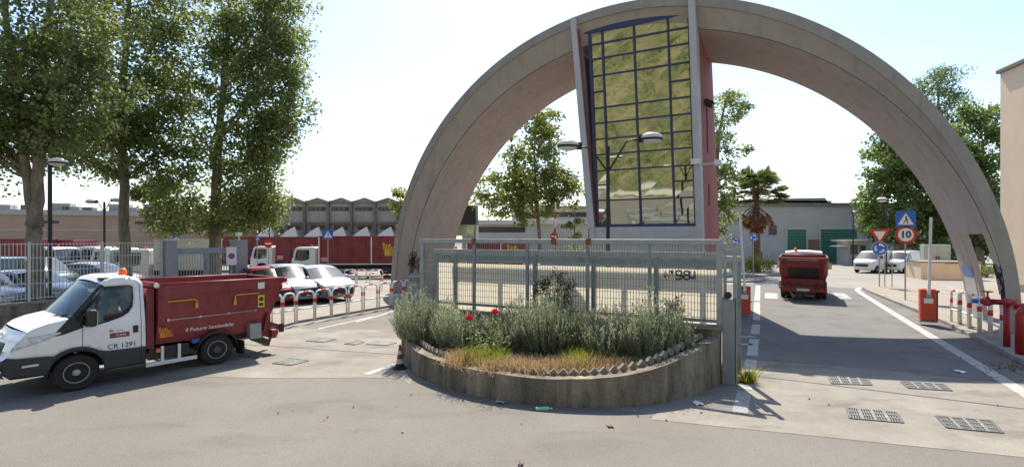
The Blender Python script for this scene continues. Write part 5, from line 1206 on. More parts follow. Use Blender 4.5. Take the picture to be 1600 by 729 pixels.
def dump_truck(label, loc, rz, driver=True):
    t = thing('dump_truck', label, 'truck', loc, rz, 'small red waste dump trucks')
    WB = 2.5
    def wy(x, z): return 0.95 - (0.13 * ((x - 2.45) / 1.0) ** 2 if x > 2.45 else 0) - (0.15 * ((z - 1.2) / 0.95) ** 1.3 if z > 1.2 else 0)
    front = [(3.47, 0.42), (3.52, 0.58), (3.50, 0.76)]
    mid = [(3.50, 0.76), (3.40, 0.84), (3.33, 1.04), (3.18, 1.24)]
    hood = [(3.18, 1.24), (3.10, 1.30), (2.92, 1.37), (2.62, 1.43)]
    ws = [(2.62, 1.43), (2.36, 1.76), (2.12, 2.07)]
    roof = [(2.12, 2.07), (2.04, 2.15), (1.90, 2.18), (1.60, 2.17), (1.47, 2.12), (1.42, 2.02)]
    back = [(1.42, 2.02), (1.40, 0.5)]
    win = [(2.36, 1.235), (2.27, 1.235), (2.04, 1.285), (1.80, 1.36), (1.68, 1.44), (1.61, 1.56), (1.585, 1.75), (1.585, 1.98), (1.64, 2.01), (2.07, 2.01), (2.14, 1.93), (2.50, 1.40), (2.48, 1.33)]
    white = mid[1:] + hood[1:] + ws[1:] + roof[1:] + [(1.40, 0.68), (2.02, 0.70)] + arch_line(2.5, 0.36, 0.50, 0.74, 12, True) + [(3.0, 0.76), (3.32, 0.77), (3.44, 0.80)]
    clad = [(3.44, 0.80), (3.32, 0.77), (3.0, 0.76)] + arch_line(2.5, 0.36, 0.50, 0.74, 12) + [(2.02, 0.70), (1.40, 0.68), (1.40, 0.32), (2.06, 0.32)] + arch_line(2.5, 0.36, 0.42, 0.34, 12, True) + [(2.96, 0.40), (3.40, 0.40), (3.50, 0.50), (3.50, 0.76)]
    for sd in (1, -1):
        fn = lambda a, b, sd=sd: (a, sd * wy(a, b), b)
        sheet(white, [win], fn, 0.09, 0.03, side=sd).build('cab_side', M_white, t, smooth=True)
        sheet(clad, [], lambda a, b, sd=sd: (a, sd * (wy(a, b) + 0.012), b), 0.09, 0.05, side=sd).build('cladding', M_clad, t, smooth=True)
        sheet(win, [], lambda a, b, sd=sd: (a, sd * (wy(a, b) - 0.012), b), 0.15, 0.006, side=sd).build('side_window', M_glass, t, smooth=True)
        sheet([(2.62, 1.43), (2.36, 1.76), (2.12, 2.07), (2.06, 2.02), (2.16, 1.92), (2.47, 1.42), (2.44, 1.34), (2.40, 1.235), (2.72, 1.13), (2.95, 1.10), (2.80, 1.20)], [], lambda a, b, sd=sd: (a, sd * (wy(a, b) + 0.004), b), 0.09, 0.012, side=sd).build('pillar_trim', M_black, t, smooth=True)
        sheet([(2.27, 1.24), (2.22, 1.25), (2.12, 1.98), (2.17, 1.90)], [], lambda a, b, sd=sd: (a, sd * (wy(a, b) - 0.004), b), 0.2, 0.01, side=sd).build('quarter_bar', M_black, t)
        for poly in ([(2.415, 1.22), (2.425, 1.22), (2.425, 0.84), (2.415, 0.84)], [(1.475, 2.05), (1.485, 2.05), (1.485, 0.36), (1.475, 0.36)]):
            sheet(poly, [], lambda a, b, sd=sd: (a, sd * (wy(a, b) + 0.014 if b < 0.7 else sd * sd * (wy(a, b) + 0.002)), b) if False else (a, sd * (wy(a, b) + (0.015 if b < 0.69 else 0.003)), b), 0.08, 0.004, side=sd).build('door_seam', M_dark, t)
        d = MB().box(1.53, 1.62, sd * 0.955 - 0.012, sd * 0.955 + 0.018, 1.01, 1.16).build('door_handle', M_black, t, bevel=0.012)
        # mirror
        mr = MB().box(2.26, 2.40, sd * 1.13 - 0.10, sd * 1.13 + 0.10, 1.26, 1.60).build('mirror', M_black, t, bevel=0.04, seg=3)
        MB().bar((2.34, sd * 0.93, 1.32), (2.34, sd * 1.06, 1.36), 0.05).bar((2.34, sd * 0.90, 1.5), (2.34, sd * 1.06, 1.5), 0.04).build('mirror_arm', M_black, mr)
        MB().box(2.252, 2.262, sd * 1.13 - 0.08, sd * 1.13 + 0.08, 1.29, 1.56).build('mirror_glass', M_chrome, mr)
        # headlight wrapping the corner
        hl = [(3.38, 0.90), (3.30, 0.95), (3.02, 1.03), (2.80, 1.13), (2.70, 1.19), (2.86, 1.19), (3.08, 1.16), (3.24, 1.14), (3.33, 1.04)]
        hq = sheet(smooth_poly(hl, 1), [], lambda a, b, sd=sd: (a, sd * (wy(a, b) + 0.006), b), 0.06, 0.02, side=sd).build('headlight', M_head, t, smooth=True)
        MB().lathe([(0.05, 0), (0.045, 0.012)], 14, T(3.10, sd * (wy(3.1, 1.09) + 0.008), 1.10) @ RX(-PI / 2 * sd)).build('projector', M_chrome, hq)
        across(t, 'headlight_front', [(3.385, 0.90), (3.325, 1.06)], lambda a, b: wy(a, b), M_head, 0.10, 0.0, 2, 6, ymax=0.99 if sd > 0 else -0.62, ymin=0.62 if sd > 0 else -0.99, off=0.008)
        MB().box(2.94, 3.26, sd * 0.905 - 0.01, sd * 0.905 + 0.012, 0.60, 0.64).build('fog_trim', M_chrome, t)
    across(t, 'bumper', front, lambda a, b: wy(a, b) + 0.012, M_clad, 0.10, 0.0)
    across(t, 'nose', mid, wy, M_white, 0.10, 0.01)
    across(t, 'hood', hood, wy, M_white, 0.09, 0.05)
    across(t, 'windshield', ws, wy, M_glass, 0.10, 0.03)
    across(t, 'roof', roof, wy, M_white, 0.03, 0.05)
    across(t, 'cab_back', back, wy, M_white, 0.0, 0.0)
    across(t, 'cab_floor', [(3.40, 0.42), (1.42, 0.42)], lambda a, b: 0.9, M_black, 0, 0)
    g = across(t, 'grille', [(3.48, 0.78), (3.405, 0.85), (3.345, 1.01)], lambda a, b: 0.5, M_black, 0.03, 0.0, 2, 8, off=0.075)
    for k in range(5):
        z = 0.82 + k * 0.04; x = 3.55 - k * 0.022; MB().bar((x, -0.45, z), (x, 0.45, z), 0.015, 0.012).build('grille_slat', M_clad, g)
    text('IVECO', 0.15, M_chrome, t, frame_mat((3.395, 0, 1.135), (0, 1, 0), (-0.45, 0, 0.9)), 'nose_lettering', ex=0.004, bold=0.004)
    MB().box(3.61, 3.625, -0.26, 0.26, 0.52, 0.63).build('number_plate', M_wpaint, t)
    for y in (-0.35, 0.3): MB().bar((2.78, y, 1.45), (2.62, y + 0.45, 1.50), 0.02, 0.015).build('wiper', M_black, t)
    MB().lathe([(0.07, 0), (0.075, 0.03), (0.065, 0.12), (0.03, 0.15)], 16, T(1.62, 0.35, 2.20)).build('beacon', M_amber, t, smooth=True)
    MB().box(1.95, 2.12, 0.60, 0.78, 2.13, 2.185).build('roof_bracket', M_black, t, bevel=0.02)
    # cab interior
    MB().box(2.35, 2.75, -0.82, 0.82, 0.9, 1.36).build('dashboard', M_black, t, bevel=0.05)
    for y in (0.45, -0.45): MB().box(1.55, 2.0, y - 0.24, y + 0.24, 0.55, 0.92).box(1.48, 1.62, y - 0.24, y + 0.24, 0.92, 1.62).build('seat', M_black, t, bevel=0.05)
    MB().tube([(2.27 + 0.06 * math.cos(a), 0.45 + 0.19 * math.sin(a), 1.27 + 0.17 * math.cos(a)) for a in [k * PI / 10 for k in range(21)]], 0.014, 6).build('steering_wheel', M_black, t)
    # door print
    yb = 0.962
    text('CR 1291', 0.135, M_text, t, face(1.80, yb - 0.006, 0.775), 'fleet_number', squash=1.0)
    MB().box(1.68, 2.00, yb - 0.012, yb - 0.006, 0.95, 1.05).build('maroon_band', M_bred, t)
    text('ROMA', 0.062, M_wpaint, t, face(1.82, yb - 0.004, 0.995), 'band_lettering')
    sun_logo(t, face(2.00, yb - 0.01, 1.07), 0.075, M_orange); text('ama', 0.07, mat('logo_grey', (0.35, 0.38, 0.42), 0.6), t, face(1.84, yb - 0.008, 1.10), 'small_logo')
    # wheels
    for sd in (1, -1):
        wheel(t, WB, sd * 0.83, 0.35, 0.35, 0.21, sd, None, 0.58)
        wheel(t, 0, sd * 0.84, 0.35, 0.35, 0.20, sd, None, 0.60, dish=0.07); wheel(t, 0, sd * 0.60, 0.35, 0.35, 0.20, sd, None, 0.60)
        mg = MB(); q = arch_line(0, 0.37, 0.44, 0.30, 14)
        for i in range(len(q) - 1): mg.add([(q[i][0], sd * 0.5, q[i][1]), (q[i + 1][0], sd * 0.5, q[i + 1][1]), (q[i + 1][0], sd * 0.955, q[i + 1][1]), (q[i][0], sd * 0.955, q[i][1]), (q[i][0], sd * 0.955, q[i][1] - 0.05), (q[i + 1][0], sd * 0.955, q[i + 1][1] - 0.05)], [[0, 1, 2, 3], [3, 2, 5, 4]])
        mg.build('mudguard', M_black, t)
    MB().lathe([(0.08, -0.92), (0.08, 0.92)], 10, T(0, 0, 0.35) @ RX(PI / 2)).build('axle', M_iron, t)
    for y in (0.38, -0.38): MB().box(-1.35, 1.6, y - 0.05, y + 0.05, 0.42, 0.60).build('chassis_rail', M_black, t)
    # tub
    def tub_sec(x, zb, zt, k=0.0): return [(x, 0.97 - k, zt), (x, 0.945 - k, 1.17 if zb < 1.17 else (zb + zt) / 2), (x, 0.80 - k, zb + k), (x, -0.80 + k, zb + k), (x, -0.945 + k, 1.17 if zb < 1.17 else (zb + zt) / 2), (x, -0.97 + k, zt)]
    st = [(1.18, 0.66, 1.99), (0.4, 0.645, 1.985), (-0.5, 0.63, 1.975), (-0.98, 0.63, 1.965), (-1.22, 1.0, 1.96), (-1.42, 1.42, 1.955), (-1.58, 1.78, 1.95)]
    mb = MB(); ns = 6
    for x, a, b in st: mb.v += tub_sec(x, a, b)
    for x, a, b in st: mb.v += tub_sec(x + (-0.04 if x > 1 else 0.03 if x < -1 else 0), a, b, 0.035)
    o2 = len(st) * ns
    for i in range(len(st) - 1):
        for j in range(ns - 1): a = i * ns + j; mb.f.append([a, a + ns, a + ns + 1, a + 1]); a += o2; mb.f.append([a, a + 1, a + ns + 1, a + ns])
        for j in (0, ns - 1): a = i * ns + j; mb.f.append([a, a + ns, a + ns + o2, a + o2])
    for i, s_ in ((0, 1), (len(st) - 1, -1)):
        mb.f.append([i * ns + k for k in range(ns)]); mb.f.append([o2 + i * ns + k for k in range(ns)][::-1])
        mb.f.append([i * ns, i * ns + 5, i * ns + 5 + o2, i * ns + o2])
    tub = mb.build('tub', M_bred, t)
    for sd in (1, -1):
        MB().tube([(1.18, sd * 0.965, 1.99), (-1.56, sd * 0.965, 1.955)], 0.028, 8).build('rim_tube', M_bred, t, smooth=True)
        MB().tube([(1.20, sd * 0.955, 1.72), (-1.38, sd * 0.955, 1.70)], 0.014, 6).build('side_rib', M_bred, t)
        MB().tube([(1.02, sd * 0.985, 1.19), (-0.86, sd * 0.985, 1.19)], 0.012, 6).build('side_rod', M_chrome, t)
        for x in (1.0, 0.38, -0.22, -0.84): MB().box(x - 0.025, x + 0.025, sd * 0.965 - 0.025, sd * 0.965 + 0.025, 1.165, 1.215).build('rod_bracket', M_chrome, t)
        for pts in ([(1.02, 1.60), (0.52, 1.60), (0.46, 1.58), (0.46, 1.46)], [(-0.92, 1.62), (-0.42, 1.62), (-0.36, 1.60), (-0.36, 1.44)]):
            h_ = MB().tube([(x, sd * 1.0, z) for x, z in pts], 0.016, 8).build('lashing_handle', M_yellow, t, smooth=True)
            x, z = pts[-1]; MB().box(x - 0.03, x + 0.03, sd * 0.99 - 0.025, sd * 0.99 + 0.025, z - 0.06, z + 0.06).build('grip', M_yellow, h_, bevel=0.01)
        MB().box(-1.06, -0.90, sd * 0.975 - 0.003, sd * 0.975 + 0.003, 1.72, 1.88).build('white_plate', M_wpaint, t)
        st_ = MB().box(-1.06, -0.90, sd * 0.968 - 0.004, sd * 0.968 + 0.006, 1.25, 1.56).build('warning_sticker', mat('sticker_yellow', (0.72, 0.50, 0.03), 0.5), t)
        MB().lathe([(0.055, 0), (0.055, 0.002)], 16, T(-0.98, sd * 0.975, 1.46) @ RX(-PI / 2 * sd)).build('pictogram', M_text, st_); MB().box(-1.03, -0.93, sd * 0.975 - 0.001, sd * 0.975 + 0.002, 1.29, 1.36).build('pictogram', M_text, st_)
        # sloping lower side carries the print
        nrm = Vector((0, sd * 0.54, -0.145)).normalized(); up = Vector((0, sd * 0.145, 0.51)).normalized(); xd = Vector((-sd, 0, 0))
        fm = lambda x, z: frame_mat((x, sd * (0.80 + 0.145 * (z - 0.65) / 0.52) + sd * 0.004, z - 0.002), xd, up)
        text('Il Futuro Sostenibile', 0.125, M_wpaint, t, fm(0.13, 0.90), 'slogan', bold=0.002)
        sun_logo(t, fm(1.12, 0.80), 0.27, M_orange)
        MB().box(0.42, 1.38, sd * 0.90 - 0.02, sd * 0.90 + 0.02, 0.22, 0.30).build('side_guard', M_wpaint, t)
        for x in (1.08, 0.76): MB().box(x - 0.025, x + 0.025, sd * 0.88 - 0.02, sd * 0.88 + 0.02, 0.30, 0.62).build('guard_strut', M_wpaint, t)
        MB().box(1.12, 1.20, sd * 0.90 - 0.02, sd * 0.90 + 0.02, 0.50, 0.58).build('side_marker', M_amber, t)
    MB().tube([(1.22, -0.95, 1.97), (1.22, 0.97, 1.97)], 0.065, 14).build('cover_roll', M_bredd, t, smooth=True); MB().tube([(1.22, 0.97, 1.97), (1.22, 1.0, 1.97)], 0.05, 14).build('roll_cap', M_wpaint, t)
    MB().box(1.22, 1.36, -0.85, 0.85, 0.6, 1.9).build('head_board', M_bredd, t)
    MB().box(-0.98, -0.70, 0.82, 1.0, 0.48, 0.86).build('control_box', M_galv, t, bevel=0.02)
    MB().box(0.30, 0.50, 0.70, 0.88, 0.56, 0.66).build('blue_tank', M_sblue, t, bevel=0.03)
    MB().box(0.55, 1.3, 0.42, 0.84, 0.34, 0.60).build('tool_box', M_black, t)
    # rear lifting frame
    MB().box(-1.30, -0.95, -0.80, 0.80, 0.46, 0.98).build('rear_frame', M_bredd, t)
    MB().box(-1.42, -1.28, -0.90, 0.90, 0.40, 0.62).build('rear_bumper', M_bred, t, bevel=0.02)
    for sd in (1, -1):
        MB().bar((-1.25, sd * 0.55, 0.8), (-1.62, sd * 0.62, 0.62), 0.08, 0.12).build('lift_arm', M_bred, t)
        MB().box(-1.46, -1.42, sd * 0.75 - 0.12, sd * 0.75 + 0.12, 0.46, 0.58).build('tail_light', M_tail, t)
        MB().bar((-1.1, sd * 0.86, 0.62), (-1.30, sd * 0.84, 1.45), 0.06, 0.08).build('tail_post', M_bred, t)
        MB().box(-1.62, -1.50, sd * 0.84 - 0.02, sd * 0.84 + 0.02, 0.52, 0.74).build('stop_pad', M_black, t)
        MB().box(-0.62, -0.58, sd * 0.72 - 0.18, sd * 0.72 + 0.18, 0.12, 0.45).build('mud_flap', M_rubber, t)
    MB().bar((-1.0, 0.5, 0.44), (-1.5, 0.3, 0.16), 0.12, 0.16).build('tow_arm', M_black, t); MB().tube([(-1.5, 0.3, 0.16), (-1.56, 0.3, 0.30)], 0.04, 8).build('hook', M_rust, t)
    MB().box(-1.428, -1.42, -0.25, 0.25, 0.45, 0.56).build('number_plate', M_wpaint, t)
    hexa([(-1.275, -0.62, 1.06), (-1.235, -0.62, 1.02), (-1.235, 0.62, 1.02), (-1.275, 0.62, 1.06), (-1.475, -0.62, 1.48), (-1.44, -0.62, 1.45), (-1.44, 0.62, 1.45), (-1.475, 0.62, 1.48)]).build('tail_panel', M_black, t)
    for y in (-0.78, 0.78): MB().bar((-1.24, y, 0.98), (-1.60, y, 1.76), 0.08, 0.06).build('tail_rib', M_bredd, t)
    MB().bar((-1.60, -0.97, 1.90), (-1.60, 0.97, 1.90), 0.10, 0.12).build('tail_beam', M_bred, t, bevel=0.02)
    MB().box(-1.66, -1.645, -0.6, 0.6, 1.84, 1.88).build('reflective_strip', M_galv, t)
    MB().box(-1.5, -1.1, -0.7, 0.7, 0.62, 0.66).build('step', M_iron, t)
    return t
def driver(parent_loc, rz):
    p = thing('person', 'driver in a red shirt at the wheel of the near dump truck', 'person', parent_loc, rz)
    V = [(1.78, .45, .98), (1.76, .45, 1.15), (1.77, .45, 1.33), (1.78, .45, 1.47), (1.79, .45, 1.56), (1.81, .45, 1.64), (1.82, .45, 1.75),
         (1.78, .62, 1.42), (1.88, .70, 1.22), (2.10, .66, 1.24), (2.22, .61, 1.33), (1.78, .28, 1.42), (1.88, .20, 1.22), (2.10, .24, 1.24), (2.22, .29, 1.33),
         (1.85, .55, .96), (2.15, .56, .98), (2.30, .56, .72), (1.85, .35, .96), (2.15, .34, .98), (2.30, .34, .72)]
    E_ = [(0, 1), (1, 2), (2, 3), (3, 4), (4, 5), (5, 6), (3, 7), (7, 8), (8, 9), (9, 10), (3, 11), (11, 12), (12, 13), (13, 14), (0, 15), (15, 16), (16, 17), (0, 18), (18, 19), (19, 20)]
    Rr = [.14, .13, .14, .11, .055, .085, .09, .065, .05, .04, .03, .065, .05, .04, .03, .09, .075, .06, .09, .075, .06]
    for base, s in ((10, 1), (14, -1)):                  # five fingers closing round the wheel rim
        b = Vector(V[base])
        for k in range(4):
            q1 = b + Vector((0.05, s * 0.012, 0.03 - 0.02 * k)); q2 = q1 + Vector((0.02, -s * 0.03, 0.0)); i = len(V); V += [tuple(q1), tuple(q2)]; E_ += [(base, i), (i, i + 1)]; Rr += [.009, .008]
        q1 = b + Vector((0.01, -s * 0.03, 0.03)); i = len(V); V += [tuple(q1), tuple(q1 + Vector((0.03, -s * 0.01, 0.01)))]; E_ += [(base, i), (i, i + 1)]; Rr += [.010, .009]
    def skinned(name, V, E_, Rr, m):
        me = bpy.data.meshes.new(name); me.from_pydata(V, E_, []); o = link(name, me, m, p); o.modifiers.new('skin', 'SKIN').use_smooth_shade = True
        for i, r_ in enumerate(Rr): me.skin_vertices[0].data[i].radius = (r_, r_)
        me.skin_vertices[0].data[0].use_root = True
        s = o.modifiers.new('sub', 'SUBSURF'); s.levels = 1; s.render_levels = 2; return o
    body = skinned('body', V, E_, Rr, M_skin)
    sv = [0, 1, 2, 3, 7, 8, 11, 12]; ix = {v: i for i, v in enumerate(sv)}
    skinned('shirt', [V[i] for i in sv], [(ix[a], ix[b]) for a, b in E_ if a in ix and b in ix], [Rr[i] + 0.018 for i in sv], M_shirt)
    MB().lathe([(0.104, 0.0), (0.103, 0.05), (0.075, 0.10), (0.03, 0.12)], 16, T(1.80, .45, 1.745)).build('hair', M_hair, p, smooth=True)
    MB().add([(1.905, .437, 1.72), (1.905, .463, 1.72), (1.935, .45, 1.675), (1.90, .45, 1.67)], [[0, 1, 2], [0, 2, 3], [1, 3, 2]]).build('nose', M_skin, p)
    for s in (-1, 1): MB().lathe([(0.012, 0), (0.006, 0.008)], 8, T(1.898, .45 + s * 0.033, 1.735) @ RY(PI / 2)).build('eye', M_hair, p); MB().lathe([(0.02, 0), (0.025, 0.012)], 8, T(1.81, .45 + s * 0.088, 1.72) @ RX(-PI / 2 * s)).build('ear', M_skin, p)
    MB().box(1.900, 1.906, .425, .475, 1.635, 1.645).build('mouth', mat('lips', (0.3, 0.1, 0.09), 0.6), p)
    return p
FWD = Vector((-0.6, -0.8, 0)); LEFT = Vector((0.8, -0.6, 0)); TRZ = math.atan2(-0.8, -0.6)
tl = Vector((-8.2, 9.65, 0)) - FWD * 2.5 - LEFT * 0.93; tl.z = 0.008
near_truck = dump_truck('white cab dump truck with dark red tub turning out at the left', tl, TRZ); near_driver = driver(tl, TRZ)
for o in (near_truck, near_driver): o.scale = (1.0, 1.0, 0.955)
c = gp(1258, 470); dump_truck('red dump truck seen from behind driving in under the arch', Vector((c.x, c.y, 0.01)) + RN * 1.35, PI / 2 - PR - 0.06)

# ---------------------------------------------------------------- passenger cars and vans
def car(name, label, loc, rz, paint, kind='hatch', group=None, cat='car', scale=1.0):
    t = thing(name, label, cat, loc, rz, group); t.scale = (scale,) * 3
    if kind == 'van':
        fr_ = [(1.93, 0.28), (2.0, 0.5), (1.96, 0.82)]; hd = [(1.96, 0.82), (1.85, 0.98), (1.42, 1.14)]; wsd = [(1.42, 1.14), (0.72, 1.70)]; rf = [(0.72, 1.70), (0.5, 1.80), (-1.7, 1.82), (-1.95, 1.74)]; rw = [(-1.95, 1.74), (-2.02, 1.1)]; tl_ = [(-2.02, 1.1), (-2.06, 0.6), (-2.0, 0.3)]
        wins = [[(1.20, 1.14), (0.66, 1.60), (0.30, 1.64), (0.30, 1.12)]]; hw = 0.88; tum = 0.10; ax = (1.25, -1.3); belt = 1.1
    else:
        fr_ = [(1.95, 0.22), (2.03, 0.42), (1.98, 0.62)]; hd = [(1.98, 0.62), (1.86, 0.74), (1.5, 0.88), (1.02, 0.98)]; wsd = [(1.02, 0.98), (0.32, 1.40)]; rf = [(0.32, 1.40), (-0.1, 1.48), (-0.8, 1.47), (-1.35, 1.38)]; rw = [(-1.35, 1.38), (-1.82, 1.00)]; tl_ = [(-1.82, 1.00), (-1.95, 0.85), (-1.98, 0.5), (-1.92, 0.24)]
        wins = [[(0.86, 0.99), (0.24, 1.35), (-0.28, 1.405), (-0.30, 0.955)], [(-0.37, 0.95), (-0.35, 1.41), (-0.85, 1.39), (-1.25, 1.28), (-1.50, 1.05), (-1.42, 0.98)]]; hw = 0.86; tum = 0.17; ax = (1.25, -1.22); belt = 0.95
    rw_ = 0.31
    def wy(x, z): return hw - (0.20 * ((x - 1.0) / 1.0) ** 2 if x > 1.0 else 0) - (0.12 * ((-1.2 - x) / 0.8) ** 2 if x < -1.2 else 0) - (tum * ((z - belt) / 0.5) ** 1.2 if z > belt else 0) - (0.06 * ((0.55 - z) / 0.35) if z < 0.55 else 0)
    zb = 0.24
    side_ = fr_ + hd[1:] + wsd[1:] + rf[1:] + rw[1:] + tl_[1:] + arch_line(ax[1], rw_, rw_ + 0.05, zb + 0.0, 10, True) + arch_line(ax[0], rw_, rw_ + 0.05, zb, 10, True)
    for sd in (1, -1):
        sheet(side_, wins, lambda a, b, sd=sd: (a, sd * wy(a, b), b), 0.12, 0.03, side=sd).build('side_panel', paint, t, smooth=True)
        for w in wins: sheet(w, [], lambda a, b, sd=sd: (a, sd * (wy(a, b) - 0.01), b), 0.2, 0.01, side=sd).build('side_window', M_cglass, t, smooth=True)
        for x in ax: wheel(t, x, sd * (hw - 0.12), rw_, rw_, 0.19, sd, M_chrome, 0.64)
        hlx = [(1.97, 0.64), (1.80, 0.66), (1.52, 0.80), (1.62, 0.83), (1.86, 0.74)] if kind != 'van' else [(1.95, 0.80), (1.72, 0.82), (1.56, 1.05), (1.84, 0.99)]
        sheet(hlx, [], lambda a, b, sd=sd: (a, sd * (wy(a, b) + 0.006), b), 0.12, 0.02, side=sd).build('headlight', M_head, t, smooth=True)
        tlx = [(-1.80, 0.98), (-1.66, 0.96), (-1.72, 0.80), (-1.95, 0.80)] if kind != 'van' else [(-2.02, 1.15), (-1.94, 1.15), (-1.96, 0.75), (-2.05, 0.75)]
        sheet(tlx, [], lambda a, b, sd=sd: (a, sd * (wy(a, b) + 0.006), b), 0.12, 0.02, side=sd).build('tail_light', M_tail, t, smooth=True)
        MB().box(0.72, 0.90, sd * (hw + 0.06) - 0.08, sd * (hw + 0.06) + 0.06, belt + 0.02, belt + 0.15).build('mirror', paint, t, bevel=0.03)
        MB().box(-0.30, -0.14, sd * hw - 0.01, sd * hw + 0.02, belt - 0.14, belt - 0.10).build('door_handle', paint, t)
        if kind != 'van': MB().box(-1.35, 0.85, sd * hw - 0.015, sd * hw + 0.008, 0.46, 0.50).build('side_trim', M_black, t)
    W_ = lambda a, b: wy(a, b)
    across(t, 'front_bumper', fr_, W_, paint, 0.12, 0); across(t, 'hood', hd, W_, paint, 0.10, 0.04); across(t, 'windshield', wsd, W_, M_cglass, 0.08, 0.04); across(t, 'roof', rf, W_, paint, 0, 0.05)
    across(t, 'rear_window', rw, W_, M_cglass if kind != 'van' else paint, -0.06, 0.03); across(t, 'rear_bumper', tl_, W_, paint, -0.08, 0.0)
    across(t, 'underside', [(1.9, 0.24), (-1.9, 0.24)], lambda a, b: hw - 0.1, M_black, 0, 0)
    across(t, 'grille', [(2.0, 0.36), (2.03, 0.46), (1.99, 0.58)] if kind != 'van' else [(2.0, 0.55), (1.98, 0.75)], lambda a, b: 0.5, M_black, 0.05, 0, 2, 6, off=0.10)
    MB().box(2.14, 2.155, -0.25, 0.25, 0.36, 0.46).build('number_plate', M_wpaint, t)
    return t
P_silver = mat('silver_paint', (0.36, 0.37, 0.385), 0.32, metal=0.6, coat=0.8)
P_blue = mat('grey_blue_paint', (0.26, 0.31, 0.36), 0.3, metal=0.4, coat=0.8)
P_red = mat('car_red_paint', (0.33, 0.015, 0.03), 0.3, coat=0.8)
P_white = mat('van_white_paint', (0.70, 0.70, 0.69), 0.35, coat=0.5)
P_teal = mat('dark_teal_paint', (0.05, 0.10, 0.11), 0.3, coat=0.8)
def put(px, py, z=0.0): v = gp(px, py, z); return v
pz = 0.09
car('parked_car', 'silver hatchback parked right of another silver car behind the hoops', put(497, 466, pz), -0.72, P_silver, group='cars parked behind the exit hoops', scale=1.0)
car('parked_car', 'silver hatchback with dark rear parked left of its twin behind the hoops', put(450, 468, pz), -0.72, P_silver, group='cars parked behind the exit hoops', scale=1.05)
car('parked_car', 'red car half hidden behind the dump truck tub', put(415, 471, pz), -0.72, P_red, group='cars parked behind the exit hoops')
car('parked_car', 'grey blue hatchback parked behind the left railing', put(44, 481, pz), -0.12, P_blue, group='cars parked behind the left railing')
car('parked_car', 'silver car nosing in at the left edge behind the railing', put(-38, 490, pz), -0.1, P_silver, group='cars parked behind the left railing')
car('parked_van', 'dark teal van behind the grey blue hatchback at the left', put(45, 461, pz), -0.05, P_teal, 'van', group='cars parked behind the left railing', cat='van')
car('parked_car', 'silver car between the lamp post and the second plane trunk', put(152, 455, pz), 0.1, P_silver, group='cars parked behind the left railing')
car('parked_van', 'white compact van left of two by the right trees', put(1366, 425), -2.62, P_white, 'van', group='white vans by the right trees', cat='van', scale=0.95)
car('parked_van', 'white compact van right of two by the right trees', put(1409, 425), -2.62, P_white, 'van', group='white vans by the right trees', cat='van', scale=0.95)
